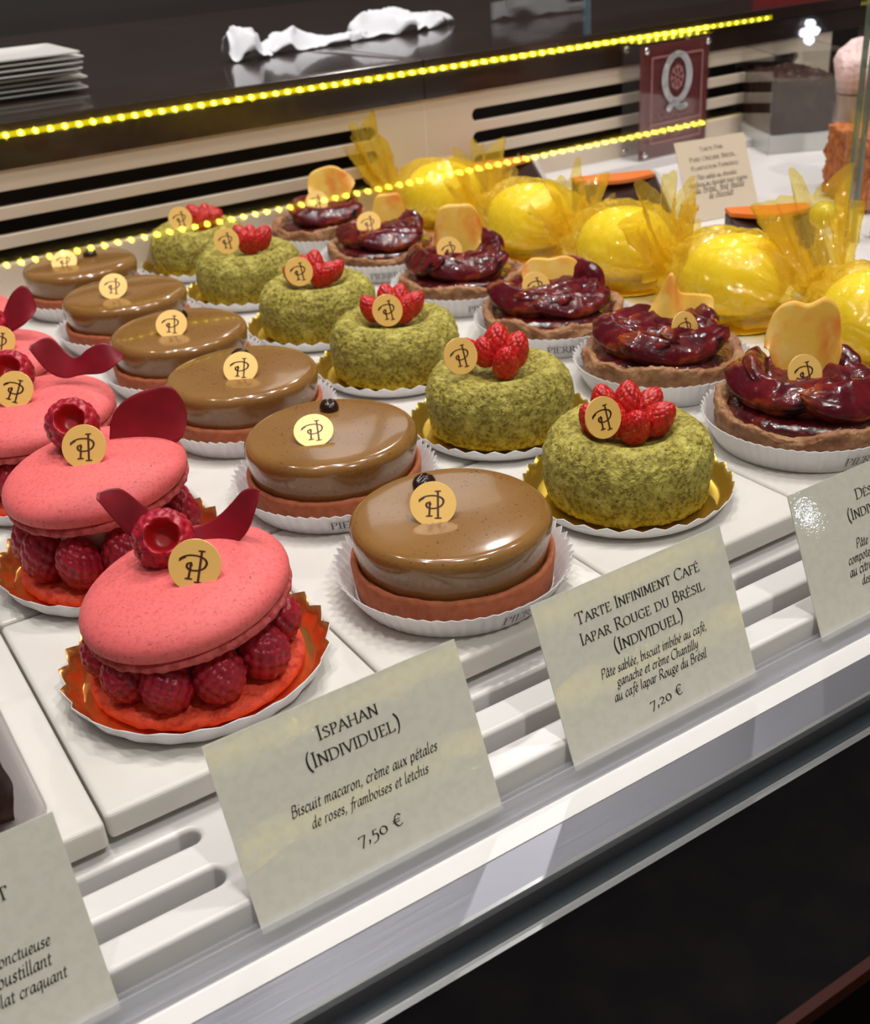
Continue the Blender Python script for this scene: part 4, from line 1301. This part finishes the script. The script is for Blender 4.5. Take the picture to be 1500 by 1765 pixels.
# dark sloping boxes with orange glazed tops
def choc_box(name, label, loc, rot, W, back, slope, H):
    t = thing(name, label, 'cake box', loc, rot, group='dark sloping boxes with orange tops')
    k = MB()
    k.prism([(-slope, 0.0), (-slope, 0.003), (0, H), (back, H), (back, 0)], 0, W)
    bevel(obj('dark_body', k.mesh('body', M['chocwall'], smooth=False), t), .001, 2)
    n = 24
    pts = [(W * i / n, -0.013 * sin(pi * i / n) * (1 - .25 * i / n) - 0.0005) for i in range(n + 1)] + [(W, back), (0, back)]
    m_ = len(pts)
    k = MB()
    k.add([(x, y, H + .0003) for x, y in pts] + [(x, y, H + .0028) for x, y in pts], [tuple(reversed(range(m_))), tuple(range(m_, 2 * m_))] + [(i, (i + 1) % m_, (i + 1) % m_ + m_, i + m_) for i in range(m_)])
    obj('orange_top', k.mesh('top', M['orange'], smooth=False), t)
    k = MB()
    k.prism([(-slope - .002, 0.0), (-slope - .002, 0.0055), (0, H + .0025), (back, H + .0025), (back, 0)], W + .0002, W + 0.0035)
    obj('grey_edge', k.mesh('edge', M['greyedge'], smooth=False), t)
    return t


choc_box('cake_box', 'dark sloping box with an orange top below the maroon sign', (0.542, 0.672, 0.0), R(-25), 0.061, 0.014, 0.058, 0.030)
choc_box('cake_box', 'dark sloping box with orange top mostly hidden behind the fourth yellow wrapped cake', (0.512, 0.781, 0.0), R(-14), 0.061, 0.012, 0.050, 0.030)
choc_box('cake_box', 'dark sloping box with an orange top in front of the small beige card', (0.549, 0.522, 0.0), R(-32), 0.053, 0.014, 0.056, 0.030)
bm = bmesh.new()
bmesh.ops.create_uvsphere(bm, u_segments=40, v_segments=24, radius=0.0080)
for v in bm.verts:
    v.co.z = max(v.co.z, -0.0070)
me = bpy.data.meshes.new('ball')
bm.to_mesh(me)
bm.free()
me.materials.append(mat('lime_glaze', (0.62, 0.56, 0.05), 0.12, coat=1))
me.shade_smooth()
bl = thing('glazed_ball_cake', 'shiny yellow green ball cake on a small stand behind the spiky cellophane twist', 'cake', (0.5310, 0.4330, 0.0))
obj('ball', me, bl, (0, 0, 0.0495))
k = MB()
k.lathe([(0.0001, 0.0), (0.014, 0.0), (0.014, 0.001), (0.004, 0.003), (0.003, 0.038), (0.008, 0.0405), (0.0001, 0.041)], 30)
obj('stand', k.mesh('st', M['acrylic'], angle=40), bl)

# ------------------------------------------------------------------ plastic tray with chocolate cake, lower left
tr = thing('plastic_tray', 'clear plastic tray at the left edge holding a dark chocolate cake', 'tray', (-0.055, 0.262, 0.0))
k = MB()
TW, TD = 0.0795, 0.125
prof = []
def rr(x0, x1, y0, y1, r, z, n=6):
    o = []
    for cx, cy, a0 in ((x1 - r, y0 + r, -90), (x1 - r, y1 - r, 0), (x0 + r, y1 - r, 90), (x0 + r, y0 + r, 180)):
        for i in range(n + 1):
            a = R(a0 + 90 * i / n)
            o.append((cx + r * cos(a), cy + r * sin(a), z))
    return o
k.grid([row + [row[0]] for row in (rr(.012, TW - .012, .012, TD - .012, .004, .0008), rr(.006, TW - .006, .006, TD - .006, .006, .0008), rr(.0025, TW - .0025, .0025, TD - .0025, .007, .0050), rr(0, TW, 0, TD, .008, .0056), rr(0, TW, 0, TD, .008, .0046))])
k.add(rr(.012, TW - .012, .012, TD - .012, .004, .0008), [tuple(range(28))])
me = k.mesh('tray', film('grey_clear_plastic', (0.88, 0.86, 0.86), haze=(.62, .59, .59), haze_fac=.4))

o = obj('tray_shell', me, tr)
solid(o, 0.0006)
bm = bmesh.new()
bmesh.ops.create_cube(bm, size=1)
bmesh.ops.subdivide_edges(bm, edges=bm.edges, cuts=16, use_grid_fill=True)
for v in bm.verts:
    p = Vector((v.co.x * 0.044, v.co.y * 0.070, (v.co.z + .5) * 0.024))
    v.co = p + Vector((nz(p, 110, 1), nz(p, 110, 4), 0)) * .003
me = bpy.data.meshes.new('choc_piece')
bm.to_mesh(me)
bm.free()
me.materials.append(M['choc'])
me.shade_smooth()
thing('chocolate_cake', 'dark chocolate cake piece in the clear plastic tray, cut by the left edge', 'cake', (-0.0055, 0.3085, 0.0018), mesh=me)

# ------------------------------------------------------------------ on and behind the rear counter
k = MB()
W_, D_ = 0.155, 0.100
k.grid([row + [row[0]] for row in (rr(.030, W_ - .030, .030, D_ - .030, .004, .0010), rr(.012, W_ - .012, .012, D_ - .012, .006, .0010), rr(0, W_, 0, D_, .003, .0034), rr(0, W_, 0, D_, .003, .0024), rr(.014, W_ - .014, .014, D_ - .014, .006, .0000))])
k.add(rr(.030, W_ - .030, .030, D_ - .030, .004, .0010), [tuple(range(28))])
ME_PLATE = k.mesh('plate', M['plate'], angle=35)
names = ['bottom', 'second from the bottom', 'third from the bottom', 'fourth from the bottom', 'fourth from the top', 'third from the top', 'second from the top', 'topmost']
for i in range(8):
    rn = random.Random(i)
    thing('square_plate', f'white rectangular plate on the rear counter, {names[i]} of the stack', 'plate', (0.100 + rn.uniform(-.003, .003), 0.893 + rn.uniform(-.002, .002) + (0.006 if i < 4 else 0), 0.1160 + i * 0.0036), R(-2 + rn.uniform(-.8, .8)), 'white plates stacked on the rear counter', mesh=ME_PLATE)


def napkin(seed, pts, label):
    """crumpled paper: (x, y, half width mm, height mm) along its length, folded like a low tent"""
    Cn = smooth_line(pts, 7)
    P = []
    for i, c in enumerate(Cn):
        row = []
        for j in range(15):
            v = -1 + j / 7
            fold = max(0, 1 - abs(v - .25 * sin(i * .35 + seed)) ** 1.3)
            p = Vector((c[0] + .002 * sin(3 * v + seed), c[1] + v * c[2] / 1000, 0.1165 + c[3] / 1000 * fold))
            n = 0.0035 * nz(p, 55, seed) + 0.0020 * nz(p, 120, seed + 4)
            p += Vector((n, -n * .6, abs(n) * 1.2))
            row.append(p)
        P.append(row)
    k = MB()
    k.grid(P)
    o = thing('paper_napkin', label, 'napkin', (0, 0, 0), group='crumpled white napkins', mesh=k.mesh('napkin', M['tissue'], smooth=True, angle=18))
    solid(o, .0005)


napkin(0.4, [(0.398, 0.957, 13, 22), (0.405, 0.957, 15, 25), (0.420, 0.958, 15, 23), (0.428, 0.960, 14, 12), (0.438, 0.962, 9, 4)], 'left white crumpled napkin, standing end, on the rear counter')
napkin(1.9, [(0.432, 0.968, 8, 8), (0.455, 0.975, 12, 16), (0.470, 0.975, 13, 17), (0.495, 0.978, 11, 8), (0.520, 0.982, 9, 7), (0.545, 0.986, 6, 5)], 'middle white napkin, twisted thin, on the rear counter')
napkin(4.2, [(0.535, 0.992, 9, 8), (0.545, 0.994, 14, 17), (0.575, 0.998, 17, 22), (0.600, 1.000, 16, 19), (0.606, 1.002, 13, 15), (0.640, 1.015, 13, 13), (0.672, 1.030, 4, 6)], 'right white napkin with a pointed end on the rear counter')

gs = thing('glass_screen', 'narrow upright glass screen standing on the rear counter', 'glass screen', (0.660, 0.803, 0.1157))
obj('pane', box_mesh('p', M['glass'], 0, .003, .003, .14, 0, .30), gs)
obj('edge', box_mesh('e', M['blue_edge'], -.001, .005, 0, .003, 0, .30), gs)
o = thing('red_box', 'large red box at the upper right behind the case', 'box', (1.20, 1.00, 0.116), R(-20), mesh=box_mesh('rb', M['red'], 0, .34, 0, .20, 0, .16))
bevel(o, .003)
o = thing('red_box', 'small dark red box far behind the counter near the top centre', 'box', (1.25, 1.72, -0.28), mesh=box_mesh('rb2', M['red'], 0, .11, 0, .10, 0, .085))
bevel(o, .003)
o = thing('back_cabinet', 'low dark cabinet against the back wall', 'cabinet', (-0.8, 1.66, -1.0), mesh=box_mesh('bk', M['wenge'], 0, 4.2, 0, 0.9, 0, 0.72))
bevel(o, .004)
